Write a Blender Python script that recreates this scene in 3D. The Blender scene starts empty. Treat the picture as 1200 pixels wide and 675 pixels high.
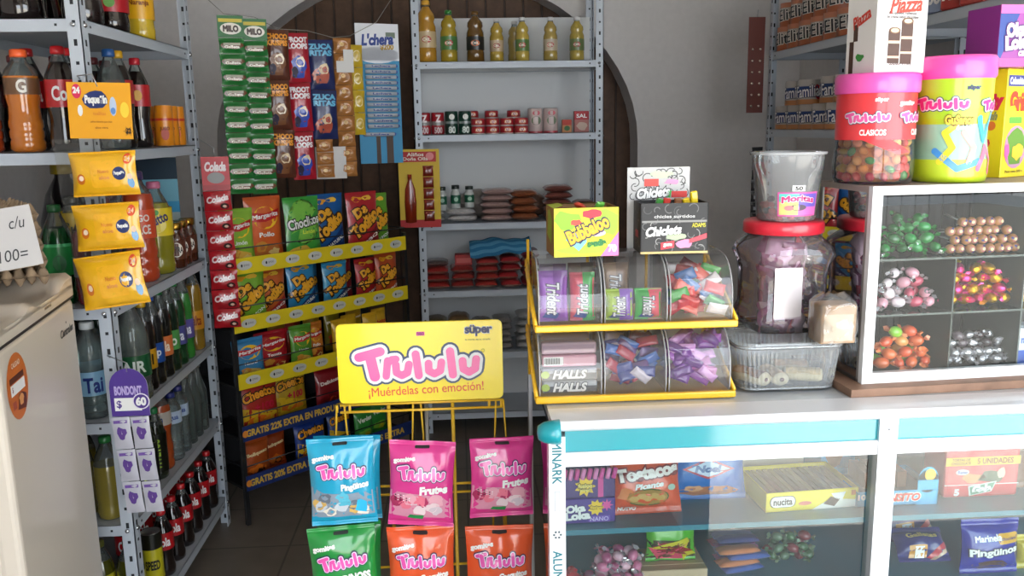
import bpy, bmesh, math, random
from mathutils import Vector, Matrix, noise as mnoise
random.seed(7)
PI = math.pi
SC = bpy.context.scene
COL = SC.collection

# ---------------------------------------------------------------- camera, world, light, exposure
YAW, PITCH, ROLL, CZ, FPX = math.radians(-3.43), math.radians(-10.6), math.radians(1.0), 1.5, 1000.0
fw = Vector((-math.sin(YAW)*math.cos(PITCH), math.cos(YAW)*math.cos(PITCH), math.sin(PITCH)))
rt0 = Vector((math.cos(YAW), math.sin(YAW), 0)); up0 = rt0.cross(fw)
RT = rt0*math.cos(ROLL) - up0*math.sin(ROLL); UP = rt0*math.sin(ROLL) + up0*math.cos(ROLL)
cam = bpy.data.cameras.new('camera'); camo = bpy.data.objects.new('camera', cam); COL.objects.link(camo)
cam.sensor_width = 36; cam.lens = 36*FPX/1200; cam.clip_start = .02
camo.matrix_world = Matrix(((RT.x, UP.x, -fw.x, 0), (RT.y, UP.y, -fw.y, 0), (RT.z, UP.z, -fw.z, CZ), (0, 0, 0, 1)))
SC.camera = camo
def hit(x, y, ax, v):
    """point of the place seen at photo pixel (x, y) on the plane ax = v"""
    d = fw + RT*((x-600)/FPX) + UP*((337.5-y)/FPX)
    i = 'XYZ'.index(ax); c = Vector((0, 0, CZ))
    return c + d*((v-c[i])/d[i])

w = bpy.data.worlds.new('sky'); SC.world = w; w.use_nodes = True
bg = w.node_tree.nodes['Background']; bg.inputs[0].default_value = (.86, .93, 1, 1); bg.inputs[1].default_value = 9.0
def area(name, loc, rot, sx, sy, power=0, portal=False):
    l = bpy.data.lights.new(name, 'AREA'); l.shape = 'RECTANGLE'; l.size = sx; l.size_y = sy; l.energy = power
    o = bpy.data.objects.new(name, l); COL.objects.link(o); o.location = loc; o.rotation_euler = rot
    if portal: l.cycles.is_portal = True
    return o
sun = bpy.data.lights.new('sun', 'SUN'); sun.energy = 30; sun.angle = .01; sun.color = (1, .95, .88)
suno = bpy.data.objects.new('sun', sun); COL.objects.link(suno); suno.rotation_euler = (0, math.radians(28), 0)
area('daylight_opening', (2.0, -.12, 1.2), (PI/2, 0, 0), 2.3, 2.4, 1, True)
area('added_daylight_door', (.1, -1.52, 1.1), (PI/2, 0, 0), 1.4, 2.2, 1, True)  # portal at an unseen doorway, added and widened to brighten the room
SC.view_settings.view_transform = 'Standard'; SC.view_settings.look = 'None'
SC.view_settings.exposure = -0.3; SC.view_settings.gamma = 1; SC.view_settings.use_curve_mapping = False
SC.cycles.max_bounces = 10; SC.cycles.transparent_max_bounces = 24; SC.cycles.diffuse_bounces = 4
SC.cycles.glossy_bounces = 3; SC.cycles.caustics_reflective = False; SC.cycles.caustics_refractive = False
SC.cycles.sample_clamp_indirect = 4

# ---------------------------------------------------------------- materials
def lin(c): return c/12.92 if c <= .04045 else ((c+.055)/1.055)**2.4
def rgb(h):
    if isinstance(h, str): h = [int(h[i:i+2], 16)/255 for i in (0, 2, 4)]
    return tuple(lin(c) for c in h) + (1,)
_m = {}
def pm(h, r=.5, metal=0., coat=0., bump=0., scale=60., spec=.5, vary=0., emit=0.):
    k = (h, r, metal, coat, bump, scale, spec, vary, emit)
    if k in _m: return _m[k]
    m = bpy.data.materials.new('surface_'+h); m.use_nodes = True; nt = m.node_tree
    b = nt.nodes['Principled BSDF']; b.inputs['Base Color'].default_value = rgb(h)
    b.inputs['Roughness'].default_value = r; b.inputs['Metallic'].default_value = metal
    b.inputs['Coat Weight'].default_value = coat; b.inputs['Coat Roughness'].default_value = .08
    b.inputs['Specular IOR Level'].default_value = spec
    if bump or vary:
        tc = nt.nodes.new('ShaderNodeTexCoord'); n = nt.nodes.new('ShaderNodeTexNoise')
        n.inputs['Scale'].default_value = scale; n.inputs['Detail'].default_value = 4
        nt.links.new(tc.outputs['Object'], n.inputs['Vector'])
        if bump:
            bp = nt.nodes.new('ShaderNodeBump'); bp.inputs['Strength'].default_value = bump; bp.inputs['Distance'].default_value = .004
            nt.links.new(n.outputs[0], bp.inputs['Height']); nt.links.new(bp.outputs[0], b.inputs['Normal'])
        if vary:
            cr = nt.nodes.new('ShaderNodeValToRGB'); c = rgb(h)
            cr.color_ramp.elements[0].position = .3; cr.color_ramp.elements[1].position = .7
            cr.color_ramp.elements[0].color = tuple(x*(1-vary) for x in c[:3])+(1,)
            cr.color_ramp.elements[1].color = tuple(min(1, x*(1+vary)) for x in c[:3])+(1,)
            nt.links.new(n.outputs[0], cr.inputs[0]); nt.links.new(cr.outputs[0], b.inputs['Base Color'])
    _m[k] = m; return m
def foilm(h): return pm(h, .28, .85, 0, .8, 140)
def foil(h, r=.3, bump=.55, scale=35.): return pm(h, r, 0, .6, bump, scale)       # printed crinkly film
def clear(h='ffffff', haze=.06, rough=.03, ior=1.45, bump=0., scale=40., refl=1.):
    """thin clear plastic or glass: see-through, tinted, with a fresnel sheen and a little haze"""
    k = ('clear', h, haze, rough, ior, bump, scale, refl)
    if k in _m: return _m[k]
    m = bpy.data.materials.new('clear_'+h); m.use_nodes = True; nt = m.node_tree; nt.nodes.clear()
    out = nt.nodes.new('ShaderNodeOutputMaterial'); tr = nt.nodes.new('ShaderNodeBsdfTransparent')
    tr.inputs[0].default_value = rgb(h); gl = nt.nodes.new('ShaderNodeBsdfGlossy'); gl.inputs['Roughness'].default_value = rough
    df = nt.nodes.new('ShaderNodeBsdfDiffuse'); df.inputs[0].default_value = rgb(h)
    a = nt.nodes.new('ShaderNodeMixShader'); a.inputs[0].default_value = haze
    fr = nt.nodes.new('ShaderNodeFresnel'); fr.inputs[0].default_value = ior
    mu = nt.nodes.new('ShaderNodeMath'); mu.operation = 'MULTIPLY'; mu.inputs[1].default_value = refl; mu.use_clamp = True
    b = nt.nodes.new('ShaderNodeMixShader')
    nt.links.new(tr.outputs[0], a.inputs[1]); nt.links.new(df.outputs[0], a.inputs[2])
    nt.links.new(fr.outputs[0], mu.inputs[0]); nt.links.new(mu.outputs[0], b.inputs[0])
    nt.links.new(a.outputs[0], b.inputs[1]); nt.links.new(gl.outputs[0], b.inputs[2]); nt.links.new(b.outputs[0], out.inputs[0])
    if bump:
        tc = nt.nodes.new('ShaderNodeTexCoord'); n = nt.nodes.new('ShaderNodeTexNoise'); n.inputs['Scale'].default_value = scale
        bp = nt.nodes.new('ShaderNodeBump'); bp.inputs['Strength'].default_value = bump; bp.inputs['Distance'].default_value = .006
        nt.links.new(tc.outputs['Object'], n.inputs['Vector']); nt.links.new(n.outputs[0], bp.inputs['Height'])
        for q in (gl, df, fr): nt.links.new(bp.outputs[0], q.inputs['Normal'])
    _m[k] = m; return m

# ---------------------------------------------------------------- mesh building
_bev = {}
def bevbox(sx, sy, sz, b, seg):
    k = (round(sx, 4), round(sy, 4), round(sz, 4), b, seg)
    if k not in _bev:
        bm = bmesh.new(); bmesh.ops.create_cube(bm, size=1)
        bmesh.ops.scale(bm, vec=(sx, sy, sz), verts=bm.verts)
        bmesh.ops.bevel(bm, geom=bm.edges[:], offset=min(b, .45*min(sx, sy, sz)), segments=seg, affect='EDGES', profile=.5)
        bm.verts.index_update()
        _bev[k] = ([tuple(v.co) for v in bm.verts], [[v.index for v in f.verts] for f in bm.faces]); bm.free()
    return _bev[k]
class MB:
    def __init__(s): s.v = []; s.f = []; s.mi = []; s.sm = []; s.mats = []
    def add(s, V, F, mat, smooth=False, M=None):
        o = len(s.v)
        s.v.extend([tuple(M @ Vector(p)) for p in V] if M is not None else [tuple(p) for p in V])
        if mat not in s.mats: s.mats.append(mat)
        i = s.mats.index(mat)
        for f in F: s.f.append([o+a for a in f]); s.mi.append(i); s.sm.append(smooth)
        return s
    def box(s, c, sz, mat, M=None, b=0, seg=1, rot=None):
        if b: V, F = bevbox(*sz, b, seg)
        else:
            V = [(x*sz[0]/2, y*sz[1]/2, z*sz[2]/2) for z in (-1, 1) for y in (-1, 1) for x in (-1, 1)]
            F = [(0, 2, 3, 1), (4, 5, 7, 6), (0, 1, 5, 4), (2, 6, 7, 3), (0, 4, 6, 2), (1, 3, 7, 5)]
        T = Matrix.Translation(c)
        if rot is not None: T = T @ rot
        if M is not None: T = M @ T
        return s.add(V, F, mat, False, T)
    def span(s, a, b_, mat, b=0, M=None):      # box between two corners
        return s.box([(a[i]+b_[i])/2 for i in range(3)], [abs(b_[i]-a[i]) for i in range(3)], mat, M, b)
    def lathe(s, prof, mat, n=24, M=None, mats=None, smooth=True, wob=None):
        V = []; F = []; L = len(prof)
        for i in range(n):
            a = 2*PI*i/n
            for r, z in prof:
                q = wob(a, z) if wob else 1
                V.append((r*q*math.cos(a), r*q*math.sin(a), z))
        for j in range(L-1):
            FF = [(i*L+j, ((i+1) % n)*L+j, ((i+1) % n)*L+j+1, i*L+j+1) for i in range(n)]
            if mats: F.append((FF, mats[j]))
            else: F += FF
        if mats:
            o = len(s.v); s.add(V, [], mats[0], smooth, M)
            for FF, m in F:
                if m not in s.mats: s.mats.append(m)
                for f in FF: s.f.append([o+a for a in f]); s.mi.append(s.mats.index(m)); s.sm.append(smooth)
            return s
        return s.add(V, F, mat, smooth, M)
    def tube(s, pts, r, mat, n=8, M=None, closed=False):
        pts = [Vector(p) for p in pts]; V = []; F = []; N = len(pts)
        for i, p in enumerate(pts):
            if closed: d = pts[(i+1) % N]-pts[i-1]
            else: d = pts[min(i+1, N-1)]-pts[max(i-1, 0)]
            d.normalize(); a = d.orthogonal().normalized() if i == 0 or abs(pa.dot(d)) > .98 else (pa-d*pa.dot(d)).normalized()
            pa = a; b = d.cross(a); rr = r[i] if isinstance(r, (list, tuple)) else r
            V += [tuple(p+(a*math.cos(t)+b*math.sin(t))*rr) for t in [2*PI*k/n for k in range(n)]]
        for i in range(N if closed else N-1):
            j = (i+1) % N
            F += [(i*n+k, i*n+(k+1) % n, j*n+(k+1) % n, j*n+k) for k in range(n)]
        if not closed: F += [list(range(n))[::-1], [(N-1)*n+k for k in range(n)]]
        return s.add(V, F, mat, True, M)
    def ball(s, c, r, mat, M=None, n=10, k=7, rot=None):
        if not isinstance(r, (list, tuple)): r = (r, r, r)
        V = [(0, 0, r[2])]; F = []
        for j in range(1, k):
            t = PI*j/k
            V += [(r[0]*math.sin(t)*math.cos(2*PI*i/n), r[1]*math.sin(t)*math.sin(2*PI*i/n), r[2]*math.cos(t)) for i in range(n)]
        V.append((0, 0, -r[2])); e = len(V)-1
        F += [(0, 1+i, 1+(i+1) % n) for i in range(n)]
        for j in range(k-2): F += [(1+j*n+i, 1+(j+1)*n+i, 1+(j+1)*n+(i+1) % n, 1+j*n+(i+1) % n) for i in range(n)]
        F += [(e, 1+(k-2)*n+(i+1) % n, 1+(k-2)*n+i) for i in range(n)]
        T = Matrix.Translation(c)
        if rot is not None: T = T @ rot
        if M is not None: T = M @ T
        return s.add(V, F, mat, True, T)
    def grid(s, fn, nu, nv, mat, smooth=True, M=None, flip=False):
        V = [fn(i/nu, j/nv) for j in range(nv+1) for i in range(nu+1)]
        F = [(j*(nu+1)+i, j*(nu+1)+i+1, (j+1)*(nu+1)+i+1, (j+1)*(nu+1)+i) for j in range(nv) for i in range(nu)]
        if flip: F = [f[::-1] for f in F]
        return s.add(V, F, mat, smooth, M)
    def put(s, art, fn, maxlen=None, smooth=True):
        for V, F, mat, l in art.L:
            if maxlen: V, F = refine(V, F, maxlen)
            s.add([fn(x, y, l) for x, y in V], F, mat, smooth)
        return s
    def mesh(s, name):
        me = bpy.data.meshes.new(name); me.from_pydata(s.v, [], s.f)
        for m in s.mats: me.materials.append(m)
        me.polygons.foreach_set('material_index', s.mi); me.polygons.foreach_set('use_smooth', s.sm); me.update()
        return me
    def build(s, name, parent=None, loc=None, rot=None):
        o = bpy.data.objects.new(name, s.mesh(name)); COL.objects.link(o)
        if parent: o.parent = parent; KIDS.setdefault(parent.name, []).append(o)
        if loc is not None: o.location = loc
        if rot is not None: o.rotation_euler = rot
        return o
def refine(V, F, ml):
    bm = bmesh.new(); vs = [bm.verts.new((x, y, 0)) for x, y in V]
    for f in F:
        try: bm.faces.new([vs[i] for i in f])
        except ValueError: pass
    for _ in range(5):
        e = [x for x in bm.edges if x.calc_length() > ml]
        if not e: break
        bmesh.ops.triangulate(bm, faces=[f for f in bm.faces if len(f.verts) > 4])
        e = [x for x in bm.edges if x.calc_length() > ml]
        bmesh.ops.subdivide_edges(bm, edges=e, cuts=1, use_grid_fill=True)
        bmesh.ops.triangulate(bm, faces=[f for f in bm.faces if len(f.verts) > 4])
    bm.verts.index_update()
    r = ([(v.co.x, v.co.y) for v in bm.verts], [[v.index for v in f.verts] for f in bm.faces]); bm.free(); return r

# ---------------------------------------------------------------- printed art: flat shapes and lettering laid on a surface
_g = {}
def glyphs(t, bold=0., shear=0., res=3):
    k = (t, bold, shear, res)
    if k not in _g:
        cu = bpy.data.curves.new('lettering', 'FONT'); cu.body = t; cu.offset = bold; cu.shear = shear; cu.resolution_u = res
        cu.align_x = 'CENTER'; cu.align_y = 'CENTER'
        o = bpy.data.objects.new('lettering', cu); me = o.to_mesh()
        _g[k] = ([(v.co.x, v.co.y) for v in me.vertices], [list(p.vertices) for p in me.polygons])
        o.to_mesh_clear(); bpy.data.objects.remove(o); bpy.data.curves.remove(cu)
    return _g[k]
class Art:
    def __init__(s): s.L = []
    def poly(s, pts, mat, l=1): s.L.append((list(pts), [list(range(len(pts)))], mat, l)); return s
    def rect(s, x0, y0, x1, y1, mat, l=1): return s.poly([(x0, y0), (x1, y0), (x1, y1), (x0, y1)], mat, l)
    def rrect(s, x0, y0, x1, y1, r, mat, l=1):
        P = []
        for cx, cy, a0 in ((x1-r, y0+r, -90), (x1-r, y1-r, 0), (x0+r, y1-r, 90), (x0+r, y0+r, 180)):
            P += [(cx+r*math.cos(math.radians(a0+q)), cy+r*math.sin(math.radians(a0+q))) for q in (0, 30, 60, 90)]
        return s.poly(P, mat, l)
    def ell(s, cx, cy, a, b, mat, l=1, n=18, rot=0):
        c, d = math.cos(rot), math.sin(rot)
        return s.poly([(cx+a*math.cos(t)*c-b*math.sin(t)*d, cy+a*math.cos(t)*d+b*math.sin(t)*c) for t in [2*PI*i/n for i in range(n)]], mat, l)
    def blob(s, cx, cy, a, b, mat, l=1, n=12, seed=0, j=.25, rot=0):
        R = random.Random(seed); c, d = math.cos(rot), math.sin(rot); P = []
        for i in range(n):
            t = 2*PI*i/n; q = 1+R.uniform(-j, j); x, y = a*q*math.cos(t), b*q*math.sin(t); P.append((cx+x*c-y*d, cy+x*d+y*c))
        return s.poly(P, mat, l)
    def star(s, cx, cy, r0, r1, n, mat, l=1, sy=1):
        return s.poly([(cx+(r0 if i % 2 else r1)*math.cos(PI*i/n), cy+sy*(r0 if i % 2 else r1)*math.sin(PI*i/n)) for i in range(2*n)], mat, l)
    def text(s, t, cx, cy, w, h, mat, l=2, bold=.02, shear=0., rot=0., curve=0.):
        V0, _ = glyphs(t, 0, shear)
        if not V0: return s
        x0, x1 = min(v[0] for v in V0), max(v[0] for v in V0); y0, y1 = min(v[1] for v in V0), max(v[1] for v in V0)
        V, F = glyphs(t, 0 if 'M' in t else bold, shear)
        sx, sy = w/max(1e-6, x1-x0), h/max(1e-6, y1-y0); c, d = math.cos(rot), math.sin(rot); mx, my = (x0+x1)/2, (y0+y1)/2
        P = []
        for x, y in V:
            X, Y = (x-mx)*sx, (y-my)*sy
            if curve: Y += curve*(1-(2*X/w)**2)
            P.append((cx+X*c-Y*d, cy+X*d+Y*c))
        if 'M' in t and bold > .005:      # heavier strokes for letters the offset cannot thicken cleanly
            for i, (ex, ey) in enumerate(((1, 0), (-1, 0), (0, 1), (0, -1), (.7, .7), (-.7, .7), (.7, -.7), (-.7, -.7))):
                s.L.append(([(x+ex*bold*sx*.8, y+ey*bold*sy*.8) for x, y in P], F, mat, l-.012*(i+1)))
        s.L.append((P, F, mat, l)); return s
    def fat(s, t, cx, cy, w, h, mats, l=2, b0=.03, st=.05, shear=0., **k):    # lettering with outlines, outermost first
        n = len(mats)
        for i, m in enumerate(mats): s.text(t, cx, cy, w, h, m, l+i, b0+st*(n-1-i), shear, **k)
        return s
EPS = .0005
def onplane(M, e=EPS): return lambda x, y, l: tuple(M @ Vector((x, -e*l, y)))       # art x right, y up, facing -Y of M
def oncyl(R, z0=0, a0=-PI/2, e=EPS):
    def f(x, y, l):
        a = a0+x/R; r = R+e*l
        return (r*math.cos(a), r*math.sin(a), z0+y)
    return f
I4 = Matrix.Identity(4)

# ---------------------------------------------------------------- scene bookkeeping
def tag(o, label=None, cat=None, group=None, kind=None):
    if label: o['label'] = label
    if cat: o['category'] = cat
    if group: o['group'] = group
    if kind: o['kind'] = kind
    return o
def thing(name, label, cat, loc=(0, 0, 0), rot=(0, 0, 0), group=None):
    o = bpy.data.objects.new(name, None); COL.objects.link(o); o.location = loc
    o.rotation_euler = (0, 0, rot) if isinstance(rot, (int, float)) else rot
    o.empty_display_size = .02
    return tag(o, label, cat, group)
def dup(o, loc=None, rot=None, label=None, parent=None, group=None, scale=None):
    c = o.copy(); COL.objects.link(c)
    if parent is not None: c.parent = parent; KIDS.setdefault(parent.name, []).append(c)
    if loc is not None: c.location = loc
    if rot is not None: c.rotation_euler = (0, 0, rot) if isinstance(rot, (int, float)) else rot
    if label: c['label'] = label
    if group: c['group'] = group
    if scale is not None: c.scale = scale if isinstance(scale, tuple) else (scale,)*3
    for ch in list(KIDS.get(o.name, [])): dup(ch, parent=c)
    return c
KIDS = {}
ORD = ['nearest', 'second', 'third', 'fourth', 'fifth', 'sixth', 'seventh', 'eighth', 'ninth', 'tenth', 'eleventh', 'twelfth', 'thirteenth', 'fourteenth']

WHT = pm('f2f2f0', .4); BLK = pm('141414', .4)
# ---------------------------------------------------------------- the setting
def struct(name, mb): return tag(mb.build(name), kind='structure')
wallm = pm('dcd8d6', .9, 0, 0, .15, 30, .2, .03)
def tilefloor():
    m = bpy.data.materials.new('floor_tiles'); m.use_nodes = True; nt = m.node_tree; b = nt.nodes['Principled BSDF']
    tc = nt.nodes.new('ShaderNodeTexCoord'); br = nt.nodes.new('ShaderNodeTexBrick'); n = nt.nodes.new('ShaderNodeTexNoise')
    br.offset = 0; br.inputs['Scale'].default_value = 1; br.inputs['Brick Width'].default_value = .33; br.inputs['Row Height'].default_value = .33
    br.inputs['Mortar Size'].default_value = .004; br.inputs['Color1'].default_value = rgb('7d746a'); br.inputs['Color2'].default_value = rgb('857b70')
    br.inputs['Mortar'].default_value = rgb('5d5650')
    n.inputs['Scale'].default_value = 9; n.inputs['Detail'].default_value = 6
    mx = nt.nodes.new('ShaderNodeMixRGB'); mx.blend_type = 'MULTIPLY'; mx.inputs[0].default_value = .45
    nt.links.new(tc.outputs['Object'], br.inputs['Vector']); nt.links.new(tc.outputs['Object'], n.inputs['Vector'])
    nt.links.new(br.outputs[0], mx.inputs[1]); nt.links.new(n.outputs[0], mx.inputs[2]); nt.links.new(mx.outputs[0], b.inputs['Base Color'])
    b.inputs['Roughness'].default_value = .35
    return m
struct('floor', MB().span((-1.75, -.1, -.1), (3.3, 4.9, 0), tilefloor()).span((-1.75, -1.6, -.1), (.9, -.1, 0), tilefloor()))
struct('ceiling', MB().span((-1.75, -.1, 2.7), (3.3, 4.9, 2.8), pm('c4c1bd', .9)).span((-1.75, -1.6, 2.7), (.9, -.1, 2.8), pm('c4c1bd', .9)))
XL, XR, YB, HC = -1.6, 1.8, 4.5, 2.7
struct('wall_left', MB().span((XL-.15, -1.6, 0), (XL, YB+.15, HC), wallm))
# back wall with a wide arched opening
def arch_wall():
    mb = MB(); ax, aw, zs, ah = -.14, 1.085, 1.42, .87; t = .2
    P = [(ax-aw, 0), (ax-aw, zs)] + [(ax-aw*math.cos(PI*k/28), zs+ah*math.sin(PI*k/28)) for k in range(1, 28)] + [(ax+aw, zs), (ax+aw, 0)]
    for y, fl in ((YB, 1), (YB+t, 0)):
        mb.add([(XL, y, 0), (P[0][0], y, 0), (P[0][0], y, HC), (XL, y, HC)], [(0, 1, 2, 3)], wallm)
        mb.add([(P[-1][0], y, 0), (XR, y, 0), (XR, y, HC), (P[-1][0], y, HC)], [(0, 1, 2, 3)], wallm)
        for a, b in zip(P[1:-2], P[2:-1]): mb.add([(a[0], y, a[1]), (b[0], y, b[1]), (b[0], y, HC), (a[0], y, HC)], [(0, 1, 2, 3)], wallm)
    for a, b in zip(P[:-1], P[1:]): mb.add([(a[0], YB, a[1]), (b[0], YB, b[1]), (b[0], YB+t, b[1]), (a[0], YB+t, a[1])], [(0, 1, 2, 3)], wallm)
    return mb
struct('wall_back', arch_wall())
# brown slatted folding door filling the arch
wood = pm('5d4331', .6, 0, 0, .2, 20, .4, .25); mb = MB()
for k in range(24):
    x = -1.28+k*.1; mb.box((x, YB+.24, 1.2), (.094, .02, 2.4), wood, None, .004)
    mb.box((x+.05, YB+.228, 1.2), (.008, .01, 2.4), pm('3a281c', .6))
struct('door_1', mb)
struct('wall_right', MB().span((XR, 1.9, 0), (XR+.15, YB+.2, HC), wallm))
struct('wall_far_return', MB().span((XR+.15, 1.9, 0), (3.3, 2.05, HC), wallm))
struct('wall_side', MB().span((3.2, -.1, 0), (3.35, 1.9, HC), wallm))
struct('wall_entrance', MB().span((.8, -1.6, 0), (.9, -.1, HC), wallm).span((.9, -.15, 2.4), (3.2, -.1, HC), wallm))
mb = MB(); mb.span((-1.6, -1.6, 0), (-1.3, -1.5, HC), wallm);  mb.span((-1.3, -1.6, 0), (-.6, -1.5, HC), wallm).span((-.6, -1.6, 2.2), (.8, -1.5, HC), wallm)
struct('wall_front', mb)
struct('ground', MB().span((-8, -12, -.12), (12, -.1, -.1), pm('c9c4ba', .9)))

# ---------------------------------------------------------------- slotted metal shelving
STEEL = pm('bcc4ce', .45, .0, .15, 0, 60, .5)
STEELV = pm('aeb6c0', .5, .0, .1)
HOLE = pm('22252a', .8)
def rack(label, x0, x1, y0, y1, zs, h, front='x', group=None, zmin=0):
    """angle-iron posts with slots at four corners, lipped shelves between; x0..x1, y0..y1"""
    t = thing('metal_shelving_rack', label, 'shelving rack', ((x0+x1)/2, (y0+y1)/2, 0))
    cx, cy = (x0+x1)/2, (y0+y1)/2
    for sx in (-1, 1):
        for sy in (-1, 1):
            mb = MB(); X, Y = sx*(x1-x0)/2, sy*(y1-y0)/2; wd = .036
            mb.span((X, Y, 0), (X-sx*wd, Y-sy*.003, h), STEEL); mb.span((X, Y, 0), (X-sx*.003, Y-sy*wd, h), STEEL)
            k = 0; z = .03
            while z < h-.02:
                big = (k % 2 == 0)
                a, b = (.008, .016) if big else (.008, .008)
                mb.box((X-sx*wd*.5, Y+sy*.0004, z), (a, .001, b), HOLE); mb.box((X+sx*.0004, Y-sy*wd*.5, z), (.001, a, b), HOLE)
                mb.box((X-sx*wd*.5, Y-sy*.0034, z), (a, .001, b), HOLE); mb.box((X-sx*.0034, Y-sy*wd*.5, z), (.001, a, b), HOLE)
                z += .05; k += 1
            mb.build('post', t)
    for z in zs:
        mb = MB(); X, Y = (x1-x0)/2-.004, (y1-y0)/2-.004
        mb.box((0, 0, z-.001), (2*X, 2*Y, .002), STEELV)
        for s in (-1, 1):
            mb.box((0, s*(Y-.001), z-.016), (2*X, .002, .032), STEEL); mb.box((s*(X-.001), 0, z-.016), (.002, 2*Y, .032), STEEL)
            mb.box((0, s*(Y-.012), z-.031), (2*X, .022, .002), STEELV)
            for q in (-1, 1):
                mb.lathe([(0, .006), (.004, .0055), (.007, .002), (.007, 0)], pm('c9ccd0', .25, 1), 8, Matrix.Translation((q*(X-.016), s*(Y+.004), z-.016)) @ Matrix.Rotation(s*-PI/2, 4, 'X'))
                mb.lathe([(0, .006), (.004, .0055), (.007, .002), (.007, 0)], pm('c9ccd0', .25, 1), 8, Matrix.Translation((q*(X+.004), s*(Y-.016), z-.016)) @ Matrix.Rotation(q*PI/2, 4, 'Y'))
                mb.box((q*(X-.06), s*(Y+.0005), z-.016), (.006, .001, .006), HOLE); mb.box((q*(X+.0005), s*(Y-.06), z-.016), (.001, .006, .006), HOLE)
        mb.build('shelf', t)
    return t
ZL = [1.79, 1.46, 1.05, .73, .43, .11]
rack('light grey slotted metal rack full of drink bottles beside the fridge', -1.36, -.93, 2.28, 3.185, ZL, 2.2)
ZC = [1.81, 1.475, 1.055, .725, .41, .1]
rc = rack('light grey slotted metal rack against the arched opening holding oil and cans', -.2, .695, 4.1, 4.42, ZC, 2.25)
mb = MB().box((0, .152, 1.03), (.86, .004, 2.02), pm('dadcdd', .7)); mb.build('back_panel', rc)
ZR = [2.12, 1.81, 1.475, 1.14, .8, .45]
rack('grey metal rack of paper rolls at the far right wall', 1.4, 1.76, 2.95, 3.86, ZR, 2.3)
rack('grey metal rack at the right wall behind the jars and boxes', 1.4, 1.76, 2.0, 2.92, ZR, 2.3)
# ---------------------------------------------------------------- bottles, cans and jars
def face(x, y): return math.atan2(-x, y)          # turn so the front looks back at where customers stand
PROF = {
 'soda': [(0, 0), (.8, 0), (.97, .025), (1, .1), (.94, .15), (.94, .2), (1, .26), (1, .58), (.97, .66), (.78, .77), (.45, .88), (.36, .92), (.36, .94)],
 'contour': [(0, 0), (.8, 0), (.95, .03), (.98, .12), (.84, .27), (.86, .34), (1, .48), (1, .64), (.9, .73), (.55, .85), (.37, .91), (.36, .94)],
 'ribbed': [(0, 0), (.85, 0), (1, .03), (1, .1), (.93, .125), (1, .15), (1, .2), (.93, .225), (1, .25), (1, .3), (.93, .33), (.9, .45), (.95, .5), (1, .54), (1, .74), (.9, .8), (.5, .88), (.42, .91), (.42, .94)],
 'glass': [(0, 0), (.9, 0), (1, .02), (1, .5), (.97, .6), (.6, .76), (.42, .88), (.42, .94), (.46, .955)],
 'oil': [(0, 0), (.85, 0), (1, .02), (1, .2), (.93, .24), (.93, .44), (1, .5), (.98, .58), (.8, .66), (.9, .71), (.85, .78), (.5, .86), (.38, .9), (.38, .94)],
 'jar': [(0, 0), (.9, 0), (1, .03), (1, .62), (.9, .7), (.72, .76), (.72, .84)],
}
CAPH = {'jar': (.84, .8), 'glass': (.94, .5)}
def bottle(name, label, cat, H, R, liquid, cap, shape='soda', lab=None, fill=.86, loc=(0, 0, 0), rot=0, group=None, glassy=None, capmetal=False, n=20):
    """lab = (z0, z1, base colour, [(text, height share, width share of visible face, centre share, colour)], stripes)"""
    t = thing(name, label, cat, loc, rot, group)
    pr = [(r*R, z*H) for r, z in PROF[shape]]
    lq = liquid if not isinstance(liquid, str) else pm(liquid, .12, 0, .8)
    gl = glassy or clear('dfe6e4', .1, .05)
    mats = [lq if pr[i+1][1] <= fill*H else gl for i in range(len(pr)-1)]
    MB().lathe(pr, lq, n, mats=mats).build('bottle_body', t)
    c0, cr = CAPH.get(shape, (.925, .42))
    if shape == 'ribbed': cr = .47
    cm = pm(cap, .25, 1) if capmetal else pm(cap, .35, 0, .3)
    MB().lathe([(0, c0*H-.001), (cr*R, c0*H), (cr*R*1.02, c0*H+.3*(1-c0)*H), (cr*R, .99*H), (cr*R*.85, H), (0, H)], cm, 14,
               wob=lambda a, z: 1+.02*math.cos(14*a)).build('cap', t)
    if lab:
        z0, z1, base, texts, stripes = lab; rr = R*1.015
        mb = MB().lathe([(rr, z0*H), (rr, z1*H)], pm(base, .35, 0, .3), n)
        a = Art(); h = (z1-z0)*H; wv = 1.7*R
        for s0, s1, c in stripes: a.rect(-PI*rr*.98, s0*h, PI*rr*.98, s1*h, pm(c, .35, 0, .3), 1)
        for tx in texts:
            tt, hs, ws, cs, c = tx[:5]
            if tt == '*': a.ell(0, cs*h, ws*wv/2, hs*h/2, pm(c, .4), 2)
            else: a.text(tt, 0, cs*h, ws*wv, hs*h, pm(c, .4), 3, .03, rot=(tx[5] if len(tx) > 5 else 0))
        mb.put(a, oncyl(rr, z0*H), R*.3)
        mb.build('paper_label', t)
    return t
def at_left(px, py, X, z):
    p = hit(px, py, 'X', X); return (X, min(3.14, 2.33+(p.y-2.33)*.84), z)
LABCOLA = (.42, .68, 'b3121c', [('Cola', .5, .8, .5, 'f5f5f5')], [])
DARK = '140a08'
def colab(name_label, H=.3, R=.045, **k): return bottle('cola_bottle', name_label, 'bottle', H, R, DARK, 'c01820', 'contour', LABCOLA, **k)
Z1, Z2, Z3, Z4, Z5, Z6 = [z+.0005 for z in ZL]

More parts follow.
